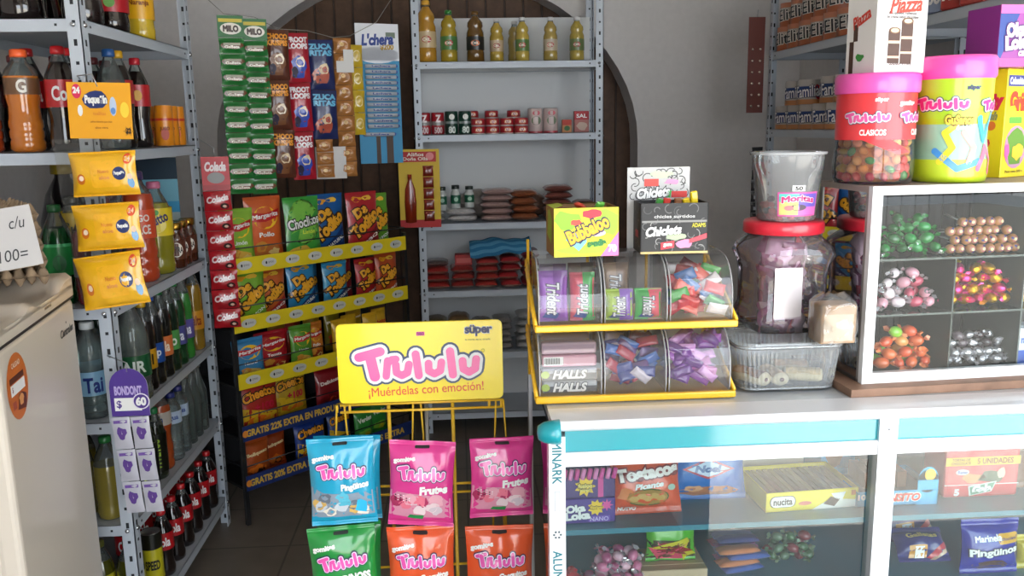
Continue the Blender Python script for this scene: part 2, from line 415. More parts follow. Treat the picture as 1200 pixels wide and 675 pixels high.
# top shelf
b = colab('large dark cola bottle at the left end of the top shelf', .34, .055, loc=(-1.235, 2.37, Z1), rot=.4)
dup(b, (-1.115, 2.37, Z1), .9, 'large dark cola bottle just left of the near post on the top shelf')
dup(b, (-1.0, 2.47, Z1), .3, 'dark cola bottle just right of the near post on the top shelf')
bottle('cola_bottle', 'dark bottle with wide red and white label on the top shelf', 'bottle', .34, .052, DARK, 'c01820', 'soda',
       (.17, .6, 'a41420', [('*', .35, .6, .8, 'e8e0d8'), ('*', .2, .35, .18, '4f8a2a')], [(.75, 1, 'd9d2cc')]), loc=(-1.0, 2.66, Z1), rot=.35)
bottle('juice_bottle', 'yellow bottle with yellow orange label at the far end of the top shelf', 'bottle', .34, .045, 'c7a92a', 'e0b020', 'soda',
       (.2, .66, 'e0a818', [('*', .3, .6, .6, 'c84a18'), ('*', .2, .35, .6, 'f3ead0'), ('Naranja', .12, .8, .3, '7a3a10')], []), loc=(-1.0, 2.9, Z1), rot=.35)
# second shelf
o = bottle('juice_bottle', 'red orange ribbed drink bottle at the left edge of the second shelf', 'bottle', .262, .04, '9a3a16', 'e0552a', 'ribbed',
           (.56, .72, '3a3836', [('G', .75, .28, .5, 'd8d5cc')], []), loc=(-1.235, 2.36, Z2), rot=.4, fill=.78)
bottle('juice_bottle', 'amber orange ribbed drink bottle left of the near post', 'bottle', .262, .042, 'b96a1e', 'e8602c', 'ribbed',
       (.56, .72, '6a4a30', [('G', .75, .3, .5, 'd8d5cc')], []), loc=(-1.13, 2.36, Z2), rot=.4, fill=.78)
colab('dark cola bottle with orange cap behind the yellow wipes header card', .27, .04, loc=(-1.035, 2.37, Z2), rot=.5)
d = colab('dark cola bottle with red cap behind the amber drink bottle', .28, .04, loc=(-1.19, 2.53, Z2), rot=.5)
dup(d, (-1.085, 2.52, Z2), .5, 'dark cola bottle with red cap directly behind the near post')
bottle('water_bottle', 'clear bottle with blue cap behind the yellow header card', 'bottle', .28, .04, clear('c9d2cf', .12, .05), '1c4f8c', 'soda', (.35, .55, '5a7a8c', [], []), loc=(-.985, 2.575, Z2), rot=.4)
bottle('cola_bottle', 'dark cola bottle with yellow cap and red label on the second shelf', 'bottle', .285, .037, DARK, 'd8a41c', 'contour',
       (.46, .7, 'b02028', [('*', .5, .4, .5, 'c98a5a')], []), loc=at_left(152, 120, -1.0, Z2), rot=.35)
bottle('cola_bottle', 'dark cola bottle with red cap beside the orange drink cans', 'bottle', .275, .037, DARK, 'b81c2c', 'contour',
       (.46, .7, 'b02028', [('*', .5, .4, .5, 'd6a03a')], []), loc=at_left(174, 120, -1.0, Z2), rot=.35)
def can(name, label, R, H, base, texts, stripes=(), loc=(0, 0, 0), rot=0, group=None, lidm=None, cat='can'):
    t = thing(name, label, cat, loc, rot, group)
    mb = MB().lathe([(R*.93, .002), (R, .006), (R, H-.006), (R*.94, H-.002)], pm(base, .3, 0, .4), 22)
    a = Art()
    for s0, s1, c in stripes: a.rect(-PI*R*.98, s0*H, PI*R*.98, s1*H, pm(c, .3, 0, .3), 1)
    for tx in texts:
        tt, hs, ws, cs, c = tx[:5]; wv = 1.7*R
        if tt == '*': a.ell((tx[5] if len(tx) > 5 else 0)*R, cs*H, ws*wv/2, hs*H/2, pm(c, .4), 2)
        else: a.text(tt, 0, cs*H, ws*wv, hs*H, pm(c, .4), 3, .04)
    mb.put(a, oncyl(R, 0), R*.35); mb.build('can_body', t)
    lm = lidm or pm('b9bbbd', .3, .9)
    MB().lathe([(0, H-.004), (R*.85, H-.004), (R*.88, H), (R*.94, H), (R*.94, H-.003)], lm, 20).build('can_lid', t)
    MB().lathe([(0, .003), (R*.88, .003), (R*.93, 0), (R*.94, .003)], lm, 20).build('can_base', t)
    return t
q = can('drink_can', 'orange drink can with a red band, nearest of the can pack', .029, .135, 'e08a18', [('*', .3, .5, .3, 'b5381c'), ('JUGO', .1, .6, .42, '7a2a10')], [(.62, .68, 'c02a1c')], loc=(-.97, 2.95, Z2), rot=.35)
for i, (Y, X) in enumerate([(3.02, -.975), (3.09, -.975), (2.95, -1.04), (3.02, -1.04)]):
    dup(q, (X, Y, Z2), .3, ['orange drink can in the middle of the front row of the pack', 'orange drink can beside the far post, farthest of the pack', 'orange drink can in the back row of the pack, near side', 'orange drink can in the back row of the pack, far side'][i])
# third shelf
t = thing('drink_jug', 'big dark cola bottle with yellow cap standing at the back of the third shelf', 'bottle', (-1.17, 2.62, Z3))
MB().lathe([(0, 0), (.065, 0), (.07, .01), (.07, .2), (.05, .28), (.022, .33), (.02, .345)], pm('120c0c', .12, 0, .8), 22).build('bottle_body', t)
MB().lathe([(.0, .34), (.03, .34), (.03, .37), (0, .372)], pm('8a7410', .4), 16).build('cap', t)
bottle('juice_bottle', 'small dark red bottle with orange red cap behind the egg trays', 'bottle', .25, .035, '5a1014', 'c8402a', 'soda', (.35, .6, 'a8aab0', [('*', .5, .5, .5, '6a2020')], []), loc=(-1.17, 2.36, Z3), rot=.4)
bottle('soda_bottle', 'green bottle with bright green label above the fridge', 'bottle', .27, .04, '0e4a22', '0d5a28', 'soda', (.3, .62, '2a9a4c', [('*', .5, .5, .4, '1c7038')], [(.9, 1, '5fd08a')]), loc=(-1.085, 2.36, Z3), rot=.4)
bottle('juice_bottle', 'dark red syrup bottle with white cap and pale label', 'bottle', .26, .036, '6e0f1a', 'e4e4e4', 'soda', (.3, .5, '8a7f9a', [('*', .4, .5, .5, 'b8b0c0')], []), loc=(-1.005, 2.345, Z3), rot=.4)
bottle('snack_bottle', 'bottle with yellow and green printed label behind the green bottle', 'bottle', .28, .045, '32210c', '2a2a22', 'soda', (.2, .85, 'c9a81a', [('Gula', .2, .8, .75, '1f3a1c'), ('*', .2, .6, .35, 'c04a1c')], [(.45, .6, '3f7a2c')]), loc=(-1.1, 2.5, Z3), rot=.4)
bottle('juice_bottle', 'tall red orange juice bottle with purple cap on the third shelf', 'bottle', .34, .047, 'b5401c', '3a2a5a', 'ribbed',
       (.4, .66, 'd8502a', [('JUGO', .3, .75, .68, 'f4e6dc'), ('DULCE', .3, .8, .32, 'f4e6dc')], []), loc=(-.99, 2.7, Z3), rot=.35)
bottle('juice_bottle', 'olive yellow juice bottle with lemon label on the third shelf', 'bottle', .3, .05, '8a8420', 'c06a8a', 'soda',
       (.42, .72, 'e8cf28', [('*', .55, .7, .4, 'f0e070'), ('Frutto', .35, .85, .6, '3a2f6a', .35), ('*', .2, .2, .85, '3f9a3a')], []), loc=(-.99, 2.85, Z3), rot=.35)
j = bottle('coffee_jar', 'small brown coffee jar with gold lid, nearest of the three', 'jar', .155, .031, '4a2414', 'b58c3a', 'jar',
           (.2, .62, '5a2c18', [('*', .75, .8, .5, 'eae6da'), ('EXTRA', .3, .75, .5, '22201e')], []), loc=(-.97, 2.96, Z3), rot=.35, capmetal=True)
for i, Y in enumerate((3.035, 3.11)): dup(j, (-.975, Y, Z3), .33, ['small brown coffee jar with gold lid, middle of the three', 'small brown coffee jar with gold lid beside the far post'][i])
# fourth shelf
LW = (.25, .5, '8ab8d8', [('Tai', .6, .7, .45, '1c2f7a')], [])
wb = bottle('water_bottle', 'clear water bottle with white cap beside the fridge edge', 'bottle', .27, .04, clear('c4d6d6', .16, .04), 'dfe4e4', 'ribbed', LW, loc=(-1.13, 2.36, Z4), rot=.35)
dup(wb, (-1.03, 2.35, Z4), .45, 'clear water bottle with white cap left of the near post')
dup(wb, (-1.09, 2.47, Z4), .2, 'clear water bottle standing behind the other two water bottles')
S4 = [ # px, H, R, liquid, cap, label colour, text, text colour, label
 (164, .3, .047, clear('b8c4bc', .2, .05), '2a6a34', '1f5a34', 'AIR', 'e6eee6', 'big clear soda bottle with green cap and dark green label'),
 (178, .28, .036, '1a120c', 'd8a81c', 'd8a018', 'Sol', '3a2a10', 'dark soda bottle with yellow cap and yellow label'),
 (188, .285, .036, '141414', '2456a8', '1c4fa0', 'Pop', 'e8ecf4', 'dark soda bottle with blue cap and blue label'),
 (197, .29, .036, '15140f', '1f7a3c', 'd8743a', 'Kola', 'f4e8d0', 'dark soda bottle with green cap and orange label'),
 (205, .295, .036, '102414', '1f7a3c', '4f9a4c', 'Go', 'f0f4e8', 'dark green soda bottle with green and white label'),
 (213, .29, .036, '12401c', '1f7a3c', '4a4a8c', 'Uva', 'e8e8f4', 'green soda bottle with narrow purple label'),
 (221, .3, .036, '2f7a2c', '2a8a3c', '5a4f9a', 'Lima', 'f0f0fa', 'bright green soda bottle with purple label'),
 (236, .31, .042, '8a6a1c', 'c8202a', 'c88a1c', 'Malta', '7a1c14', 'amber soda bottle with red cap and yellow red label')]
Y4 = [2.49, 2.585, 2.655, 2.735, 2.805, 2.88, 2.96, 3.08]
for i, (px, H, R, lq, cp, lc, tx, tc_, lb) in enumerate(S4):
    R = min(R, .0325) if i else R
    bottle('soda_bottle', lb+' on the fourth shelf', 'bottle', H, R, lq, cp, 'soda', (.25, .47, lc, [(tx, .5, .8, .5, tc_)], []), loc=(-.968, Y4[i], Z4), rot=.35)
for i, (px, c) in enumerate(((176, '14301c'), (192, '14301c'), (207, '1a3a1c'), (224, '3a1818'))):
    bottle('soda_bottle', ['dark soda bottle in the back row behind the blue capped one', 'dark green soda bottle in the middle of the back row', 'green soda bottle in the back row near the far end', 'dark red soda bottle at the far end of the back row'][i], 'bottle', .3, .042, c, ['2a7a3c', '2a7a3c', '2a7a3c', '8a2024'][i], 'soda', None, loc=(-1.13, (2.66, 2.79, 2.92, 3.06)[i], Z4), rot=.35)
# fifth shelf
y5 = bottle('juice_bottle', 'pale yellow drink bottle with green cap beside the fridge', 'bottle', .24, .038, '8a7c34', '2a7a3a', 'soda', None, loc=(-1.1, 2.37, Z5), rot=.3, fill=.7)
dup(y5, (-1.015, 2.35, Z5), .3, 'pale yellow drink bottle with green cap left of the near post')
dup(y5, (-1.14, 2.48, Z5), .3, 'pale yellow drink bottle in the second row beside the fridge')
VV = (.12, .74, '16180f', [('VIVE', .28, .8, .42, '9ac83a', PI/2)], [(0, .06, '8fc03a')])
v = bottle('energy_drink_bottle', 'black energy drink bottle with green cap, nearest one', 'bottle', .23, .031, '1c2414', '1f8a4a', 'soda', None, loc=(-.975, 2.54, Z5), rot=.3)
def vive(label, px):
    t = dup(v, (-.975, 2.62, Z5), .3, label)
    return t
a = Art(); a.text('VIVE100', 0, .085, .1, .024, pm('a8cf3a', .4), 2, .03, rot=PI/2)
mb = MB().lathe([(.0317, .025), (.0317, .15)], pm('14160e', .35), 20).put(a, oncyl(.0317), .008); mb.build('paper_label', v)
vive('black energy drink bottle with green cap, second from the near post', 193)
bottle('tea_bottle', 'orange tea bottle with dark cap beside the energy drinks', 'bottle', .27, .034, 'a8481c', '2c2c34', 'ribbed', (.56, .72, 'c8c2b8', [('Te', .6, .3, .5, '2a4a8a')], []), loc=(-.985, 2.7, Z5), rot=.3)
wc = bottle('water_bottle', 'small clear water bottle with dark blue cap and pale label', 'bottle', .23, .031, clear('ccdcdc', .18, .04), '232f7a', 'ribbed', (.56, .74, 'b8cce4', [('Agua', .5, .8, .5, '2a4a9a')], []), loc=(-.975, 2.78, Z5), rot=.3)
dup(wc, (-.975, 2.855, Z5), .3, 'small clear water bottle with pale label beside the glass bottles')
gb = bottle('glass_bottle', 'clear glass bottle with silver cap, nearest in the front row', 'bottle', .25, .03, clear('b8c8c2', .14, .03), 'c8cacc', 'glass', None, loc=(-.975, 2.93, Z5), capmetal=True)
for i, (px, X) in enumerate(((3.0, -.975), (3.07, -.975), (2.74, -1.07), (2.88, -1.07), (3.02, -1.07))):
    dup(gb, (X, px, Z5), 0, ['clear glass bottle with silver cap, second in the front row', 'clear glass bottle with silver cap beside the far post', 'clear glass bottle in the back row behind the blue capped water', 'clear glass bottle in the middle of the back row', 'clear glass bottle at the far end of the back row'][i])
# bottom shelf
ck = colab('small cola bottle with red cap on the bottom shelf, second from the near end', .22, .032, loc=(-.975, 2.6, Z6), rot=.3)
lbs = ['third', 'fourth', 'fifth', 'sixth', 'seventh']
for i, px in enumerate((2.7, 2.8, 2.9, 3.0, 3.1)):
    dup(ck, (-.975, px, Z6), .3, 'small cola bottle with red cap in the front row, %s from the near end' % lbs[i])
for i, px in enumerate((2.56, 2.68, 2.8, 2.92, 3.04)):
    dup(ck, (-1.07, px, Z6), .3, 'small cola bottle in the back row of the bottom shelf, %s from the near end' % (['first', 'second']+lbs)[i], scale=1.12)
cn = can('drink_can', 'tall yellow and black energy drink can on the bottom shelf', .03, .2, 'b8b020', [('SPEED', .14, .8, .5, '14140f')], [(.0, .25, '1a1a12'), (.75, 1, '1a1a12')], loc=(-.97, 2.49, Z6), rot=.3)
lm = bottle('soda_bottle', 'olive green soda bottle with yellow label at the bottom beside the fridge', 'bottle', .24, .038, '4a4a10', '5a5a1c', 'soda', (.3, .6, 'c8c030', [('*', .5, .6, .5, '6a3a1c')], []), loc=(-1.07, 2.36, Z6), rot=.3)
dup(lm, (-.985, 2.36, Z6), .3, 'olive green soda bottle with yellow label next to the near post')

# calendar on the wall behind the third shelf
t = thing('wall_calendar', 'blue beach calendar on the wall behind the coffee jars', 'calendar', (-1.12, 3.18, 1.1), .15)
a = Art().rect(-.1, .0, .1, .32, pm('1c3446', .6)).rect(-.1, .0, .1, .13, pm('a8b8b4', .6), 2).rect(-.1, .12, .1, .16, pm('3a9ac8', .6), 3).rect(-.1, .16, .1, .24, pm('7ab8cc', .6), 2)
MB().box((0, .003, .16), (.2, .004, .32), pm('20323f', .6)).put(a, lambda x, y, l: (x, -EPS*l, y), smooth=False).build('printed_sheet', t)
MB().box((0, .003, .325), (.2, .008, .014), pm('c8c8c8', .4, .6)).build('hanging_strip', t)

# further rows of dark bottles behind, on every shelf
dk = bottle('cola_bottle', 'dark bottle at the back of the second shelf, first from the fridge end', 'bottle', .27, .04, '140b0a', '5a1418', 'contour', None, loc=(-1.28, 2.5, Z2))
for i, (x, y) in enumerate(((-1.27, 2.62), (-1.17, 2.66), (-1.09, 2.72), (-1.1, 2.84), (-1.13, 2.96))):
    dup(dk, (x, y, Z2), 0, 'dark bottle behind on the second shelf, %s from the fridge end' % ['second', 'third', 'fourth', 'fifth', 'sixth'][i])
for i, (x, y) in enumerate(((-1.29, 2.5), (-1.25, 2.63), (-1.14, 2.56))):
    dup(dk, (x, y, Z1), 0, 'dark bottle in the back row of the top shelf, %s from the left' % ORD[i].replace('nearest', 'first'), scale=1.15)
dup(dk, (-1.115, 2.68, Z1), 0, 'dark bottle behind the red and white labelled one on the top shelf', scale=1.15)
dup(dk, (-1.1, 2.82, Z1), 0, 'dark bottle behind the yellow one on the top shelf', scale=1.15)
for i, (x, y) in enumerate(((-1.05, 2.6), (-1.09, 2.76))):
    dup(dk, (x, y, Z3), 0, ['dark bottle behind the wipes packs on the third shelf', 'dark bottle left of the red orange juice bottle'][i])
for i, (x, y) in enumerate(((-1.24, 2.6), (-1.24, 2.75), (-1.24, 2.9))):
    dup(dk, (x, y, Z4), 0, 'dark bottle at the very back of the fourth shelf, %s from the fridge end' % ['first', 'second', 'third'][i])
# ---------------------------------------------------------------- printed film bags
def bagmap(w, h, d, seal=.012, side=-1, seed=0, pinch=.05):
    def f(x, y, l=0):
        zz = min(1, max(0, (y-seal)/(h-2*seal))); u = min(1, abs(2*x/w))
        p = (max(0, 1-u**2.6))**.6 * (math.sin(PI*zz))**.5 if 0 < zz < 1 else 0
        n = mnoise.noise(Vector((x*26+seed*3.1, y*22+seed, side*2.0)))*.006*(min(1, p*3))
        r = .0008*math.sin(y*2200) if (y < seal or y > h-seal) else 0
        wob = .003*mnoise.noise(Vector((x*30, seed*2.7, y*6)))
        X = x*(1-pinch*math.sin(PI*zz)) if 0 < zz < 1 else x
        return (X, side*(d/2*p+abs(n)+.0008+EPS*l)+r+wob, y)
    return f
def bag(name, label, w, h, d, film, art=None, loc=(0, 0, 0), rot=0, group=None, seal=.012, seed=0, cat='bag', sealm=None, nu=14, nv=18, part='pouch'):
    t = thing(name, label, cat, loc, rot, group)
    f = bagmap(w, h, d, seal, -1, seed); g = bagmap(w, h, d, seal, 1, seed)
    mb = MB()
    mb.grid(lambda u, v: f((u-.5)*w, seal+v*(h-2*seal)), nu, nv, film).grid(lambda u, v: g((u-.5)*w, seal+v*(h-2*seal)), nu, nv, film, flip=True)
    if art: mb.put(art, f, min(w, h)/7)
    mb.build(part, t)
    sm = sealm or film
    for a, b, n in ((0, seal, 'bottom_seal'), (h-seal, h, 'top_seal')):
        m2 = MB().grid(lambda u, v: f((u-.5)*w, a+v*(b-a)), nu, 5, sm).grid(lambda u, v: g((u-.5)*w, a+v*(b-a)), nu, 5, sm, flip=True)
        m2.build(n, t)
    return t
YEL = foil('f0c010'); Wt = foil('f4f4f0'); Nv = foil('1d2258')
def art_marg(w, h, flav, chip='e8b850', flw='f4f0e0', b=None):
    a = Art(); a.ell(0, h*.68, w*.34, h*.17, foil('f2c21c'), 1)
    a.blob(w*.0, h*.18, w*.38, h*.11, foil(chip), 1, seed=3); a.blob(-w*.16, h*.25, w*.16, h*.07, foil('d9963a'), 2, seed=5); a.blob(w*.2, h*.16, w*.15, h*.06, foil('f2d488'), 2, seed=8)
    a.poly([(-w*.42, h*.63), (-w*.36, h*.77), (0, h*.74), (w*.42, h*.81), (w*.37, h*.68), (0, h*.62)], foil('c4161c'), 2)
    a.text('Margarita', 0, h*.705, w*.72, h*.085, Wt, 4, .04, .2, rot=.12)
    a.text(flav, 0, h*.43, w*.42, h*.065, Wt, 3, .03); return a
def art_todito(w, h, flav='NATURAL', band=None):
    a = Art()
    a.blob(-w*.2, h*.88, w*.14, h*.05, foil('e8a020'), 1, seed=2); a.blob(w*.15, h*.9, w*.16, h*.045, foil('f0c040'), 1, seed=4)
    if band: a.poly([(-w*.3, h*.03), (w*.46, h*.03), (w*.46, h*.45)], foil(band), 1)
    D = foil('3a1c10'); O = foil('f2ae2c')
    a.fat('De', -w*.14, h*.68, w*.38, h*.15, [D, O], 2, .07, .09, rot=.5)
    a.fat('Todito', 0, h*.47, w*.92, h*.2, [D, O], 2, .07, .09, rot=.6)
    a.text(flav, w*.2, h*.2, w*.5, h*.06, Wt, 3, .03, rot=.5); return a
def art_choc(w, h):
    a = Art(); a.star(0, h*.6, w*.2, w*.46, 12, foil('7cc04a'), 1, 1.2)
    a.fat('Choclitos', 0, h*.6, w*.9, h*.15, [foil('1a1a1a'), Wt], 2, .03, .08, rot=.15); a.text('Limón', w*.12, h*.44, w*.36, h*.06, foil('e8f04a'), 3)
    a.blob(-w*.1, h*.15, w*.3, h*.09, foil('d8b04a'), 1, seed=4); return a
def art_cheet(w, h, plus='+100'):
    a = Art(); a.poly([(-w*.46, h*.03), (w*.46, h*.03), (w*.46, h*.3), (-w*.46, h*.5)], foil('d8b020'), 1)
    a.fat('Cheetos', 0, h*.72, w*.86, h*.18, [foil('120c08'), foil('f0a020')], 2, .04, .08, rot=.12, curve=h*.05)
    a.text(plus, w*.1, h*.48, w*.5, h*.14, foil('c01c3c'), 3, .05); a.blob(-w*.1, h*.22, w*.22, h*.09, foil('d8681c'), 2, seed=6); a.blob(w*.22, h*.2, w*.14, h*.06, foil('e88a20'), 2, seed=9); return a
def art_plain(w, h, word, wc='f4f0e0', c1='d8a020', c2='8a3a14', hh=.1, rot=.1):
    a = Art(); a.blob(0, h*.25, w*.34, h*.13, foil(c1), 1, seed=len(word)); a.blob(w*.1, h*.2, w*.18, h*.08, foil(c2), 2, seed=3)
    a.text(word, 0, h*.66, w*.75, h*hh, foil(wc), 3, .05, rot=rot); return a

# ---------------------------------------------------------------- snack rack standing at an angle
RA = math.radians(44); RO = Vector((-.855, 3.16, 0)); RU = Vector((math.cos(RA), math.sin(RA), 0)); RD = Vector((-math.sin(RA), math.cos(RA), 0)); RW = .845
def rk(s, d, z): return RO+RU*s+RD*d+Vector((0, 0, z))
def rsz(px, py, off=0.):
    """local s and height on the rack's own vertical plane, off metres behind its front, seen at a photo pixel"""
    d = fw+RT*((px-600)/FPX)+UP*((337.5-py)/FPX); c = Vector((0, 0, CZ)); q = RO+RD*off
    t = (q-c).dot(RD)/d.dot(RD); p = c+d*t; return (p-RO).dot(RU), p.z
t = thing('snack_display_rack', 'black snack rack with yellow and blue price strips, full of chip bags', 'display rack', RO, RA)
BK = pm('1b1b1d', .4, 0, .2); TP = [1.045, .825, .605, .4, .2]
for s in (.0, RW):
    for d, hh, n in ((0, 1.06, 'post'), (.3, 1.12, 'post')):
        MB().span((s-.008, d-.008, 0), (s+.008, d+.008, hh), BK).build(n, t)
for k, z in enumerate(TP):
    mb = MB().span((0, .01, z-.062), (RW, .29, z-.056), BK)
    for i in range(9): mb.span((i*RW/8-.002, .01, z-.056), (i*RW/8+.002, .29, z-.05), BK)
    mb.build('tray', t)
    MB().tube([(0, -.004, z+.035), (RW, -.004, z+.035)], .0028, BK, 6).tube([(0, -.004, z+.035), (0, .29, z+.035)], .0028, BK, 6).tube([(RW, -.004, z+.035), (RW, .29, z+.035)], .0028, BK, 6).build('guard_rail', t)
    a = Art()
    if k < 3:
        c = pm('e0c81c', .4)
        for i in range(8):
            x = .06+i*.104; a.ell(x, z-.03, .032, .017, pm('c8c8c2', .4), 1); a.ell(x-.012, z-.03, .004, .006, BLK, 2, 8); a.text('$900', x+.008, z-.03, .024, .009, pm('8a8a90', .5), 2)
    else:
        c = pm('1a2f6a', .4); tx = ['GRATIS 22% EXTRA EN PRODUCTO', 'GRATIS 20% EXTRA EN PRODUCTO'][k-3]
        a.text(tx, .25, z-.031, .47, .026, pm('d8b040', .4), 2, .04); a.text(tx, .72+.03, z-.031, .17, .0, pm('d8b040', .4), 2) if 0 else None
        a.text('GRATIS EXTRA', .67, z-.031, .24, .026, pm('d8b040', .4), 2, .04); a.ell(.01, z-.031, .012, .014, pm('e08a30', .4), 2)
    MB().box((RW/2, -.008, z-.031), (RW, .006, .06), c).put(a, lambda x, y, l: (x, -.011-EPS*l, y), smooth=False).build('price_strip', t)
MB().span((0, .296, .14), (RW, .3, .98), pm('232326', .6)).build('back_panel', t)
G = 'snack bags on the angled rack'
def rbag(row, s, w, h, film, art, label, d=.036, off=.055, seed=1, lean=.03, name='snack_bag', rz=0.):
    z = TP[row]-.0485; off += .042*(seed % 2) if off < .1 else .045; p = rk(s, off, z)
    return bag(name, label, w, h, d, foil(film), art(w, h) if art else None, p, (-lean, 0, RA+rz), G, seed=seed)
def S(px, py): return rsz(px, py, .06)[0]
r1 = [(277, .14, .225, '8ab83a', lambda w, h: art_marg(w, h, 'Limón'), 'green lemon potato chip bag at the left end of the top rack row'),
      (316, .16, .26, 'd8622a', lambda w, h: art_marg(w, h, 'Pollo', 'c8763a'), 'tall orange chicken chip bag in the top rack row'),
      (354, .165, .25, '3a9a3c', art_choc, 'bright green corn chip bag with white starburst in the top row'),
      (390, .17, .25, '1c5a9c', lambda w, h: art_todito(w, h, 'NATURAL', '12326c'), 'blue mixed snack bag in the top rack row'),
      (425, .165, .25, 'b0242c', lambda w, h: art_todito(w, h, 'BBQ', '8a1420'), 'red mixed snack bag in the top rack row'),
      (455, .11, .235, '5f9a2c', lambda w, h: art_todito(w, h, 'LIMON'), 'green mixed snack bag at the right end of the top row')]
for i, (px, w, h, c, ar, lb) in enumerate(r1): rbag(0, max(w/2+.005, min(RW-w/2-.005, S(px, 270))), w, h, c, ar, lb, seed=i)
r2 = [(288, .13, .19, '7cb030', lambda w, h: art_todito(w, h, 'LIMON'), 'green mixed snack bag at the left of the second row', .05),
      (322, .115, .18, 'c8622a', lambda w, h: art_todito(w, h, 'BBQ', 'a8242c'), 'orange red mixed snack bag in the second row', .05),
      (338, .1, .16, '2a5a9a', lambda w, h: art_todito(w, h), 'blue mixed snack bag half hidden behind the orange one', .13),
      (359, .11, .185, '2a8abf', lambda w, h: art_todito(w, h, 'NATURAL', '143a7a'), 'light blue mixed snack bag in the middle of the second row', .05),
      (379, .09, .17, '2a7ab0', lambda w, h: art_todito(w, h), 'blue mixed snack bag pushed back between two blue ones', .13),
      (399, .105, .17, '3a9ac8', lambda w, h: art_todito(w, h, 'NATURAL', '1a3a6a'), 'light blue mixed snack bag beside the red bags', .05),
      (420, .09, .17, 'a02028', lambda w, h: art_todito(w, h), 'dark red mixed snack bag pushed back in the second row', .13),
      (436, .1, .165, 'b8282c', lambda w, h: art_todito(w, h, 'BBQ'), 'red mixed snack bag near the right of the second row', .05),
      (462, .1, .18, 'b84a20', lambda w, h: art_todito(w, h, 'BBQ'), 'orange mixed snack bag at the right end of the second row', .05)]
for i, (px, w, h, c, ar, lb, off) in enumerate(r2):
    w *= 1.22; h *= 1.08
    rbag(1, max(w/2+.005, min(RW-w/2-.005, S(px, 345))), w, h, c, ar, lb, seed=i+10, off=off, d=.036 if off < .1 else .03)
r3 = [(289, .135, .165, '3a86b8', lambda w, h: art_marg(w, h, 'Natural', 'e0c060'), 'small blue and white potato chip bag at the left of the third row', .05),
      (324, .15, .165, 'b01e28', lambda w, h: art_marg(w, h, 'Tomate', 'c84a2c'), 'small red potato chip bag in the third row', .05),
      (352, .105, .175, '5a9a30', lambda w, h: art_marg(w, h, 'Limón'), 'small green potato chip bag in the third row', .05),
      (374, .085, .165, 'd07a28', lambda w, h: art_marg(w, h, 'Pollo', 'a83a1c'), 'small orange potato chip bag in the third row', .05)]
for i in range(5): r3.append((396+i*17, .1, .165, 'd8a820', lambda w, h: art_plain(w, h, 'Maizitos', 'c01c20', 'a8601c', '1c1c4a'), 'small yellow corn snack bag in the third row, %s from the green one' % ['second', 'third', 'fourth', 'fifth', 'sixth'][i], .05))
for i, (px, w, h, c, ar, lb, off) in enumerate(r3):
    s = S(px, 410)
    if i > 3: s = S(374, 410)+.1+(i-4)*.082
    if s < RW-.03: rbag(2, min(RW-.05, max(w/2+.005, s)), min(w, .078) if i > 3 else w, h, c, ar, lb, seed=i+20, off=off, d=.035)
for i, (px, c) in enumerate(((345, 'b8881c'), (363, 'b03a20'), (386, 'c8a020'), (410, '8a7a1c'), (436, 'c89a1c'))):
    rbag(2, min(RW-.06, S(px, 395)), .085, .19, c, lambda w, h: art_plain(w, h, 'Papas', 'f0e8d0', 'c84a1c', '2a2a5a', .07), ['yellow snack bag standing behind the small red bag', 'brown red snack bag in the back of the third row', 'pale yellow snack bag in the back of the third row', 'olive snack bag in the back of the third row', 'amber snack bag in the back right of the third row'][i], off=.14, d=.03, seed=40+i)
r4 = [(302, .17, .19, 'a8281c', art_cheet, 'large red and yellow cheese snack bag at the left of the fourth row'),
      (346, .155, .185, 'b8941c', art_cheet, 'large yellow cheese snack bag in the fourth row'),
      (385, .13, .175, '8a141c', lambda w, h: art_plain(w, h, 'Deliciosa', 'f0e0d8', '6a1014', 'c84a20', .08), 'dark red snack bag behind the yellow sweets sign')]
for i, (px, w, h, c, ar, lb) in enumerate(r4): rbag(3, max(w/2+.005, S(px, 470)), w, h, c, ar, lb, seed=i+30)
r5 = [(299, .12, .16, 'a84a18', lambda w, h: art_plain(w, h, 'Boliqueso', 'f0d8a0', 'd87020', '3a1c10', .1), 'orange brown snack bag at the left of the bottom row'),
      (327, .11, .155, '9a3c14', lambda w, h: art_plain(w, h, 'Boliqueso', 'f0d8a0', 'c8641c', '2a1410', .1), 'second orange brown snack bag in the bottom row'),
      (364, .15, .17, '1a3a8a', lambda w, h: art_cheet(w, h, ''), 'blue cheese snack bag in the bottom row'),
      (405, .12, .165, '1c3c7c', lambda w, h: art_cheet(w, h, ''), 'second blue cheese snack bag behind the wire stand')]
for i, (px, w, h, c, ar, lb) in enumerate(r5): rbag(4, max(w/2+.005, S(px, 535)), w, h, c, ar, lb, seed=i+40)
for i, s in enumerate((.615, .73)):
    rbag(4, s, .1, .155, '2f8a34', lambda w, h: art_plain(w, h, 'Verdes', 'e8f0e0', '7ab83a', 'd8d020', .12), ['green snack bag in the bottom row behind the wire stand', 'green snack bag at the right end of the bottom row'][i], seed=50+i)

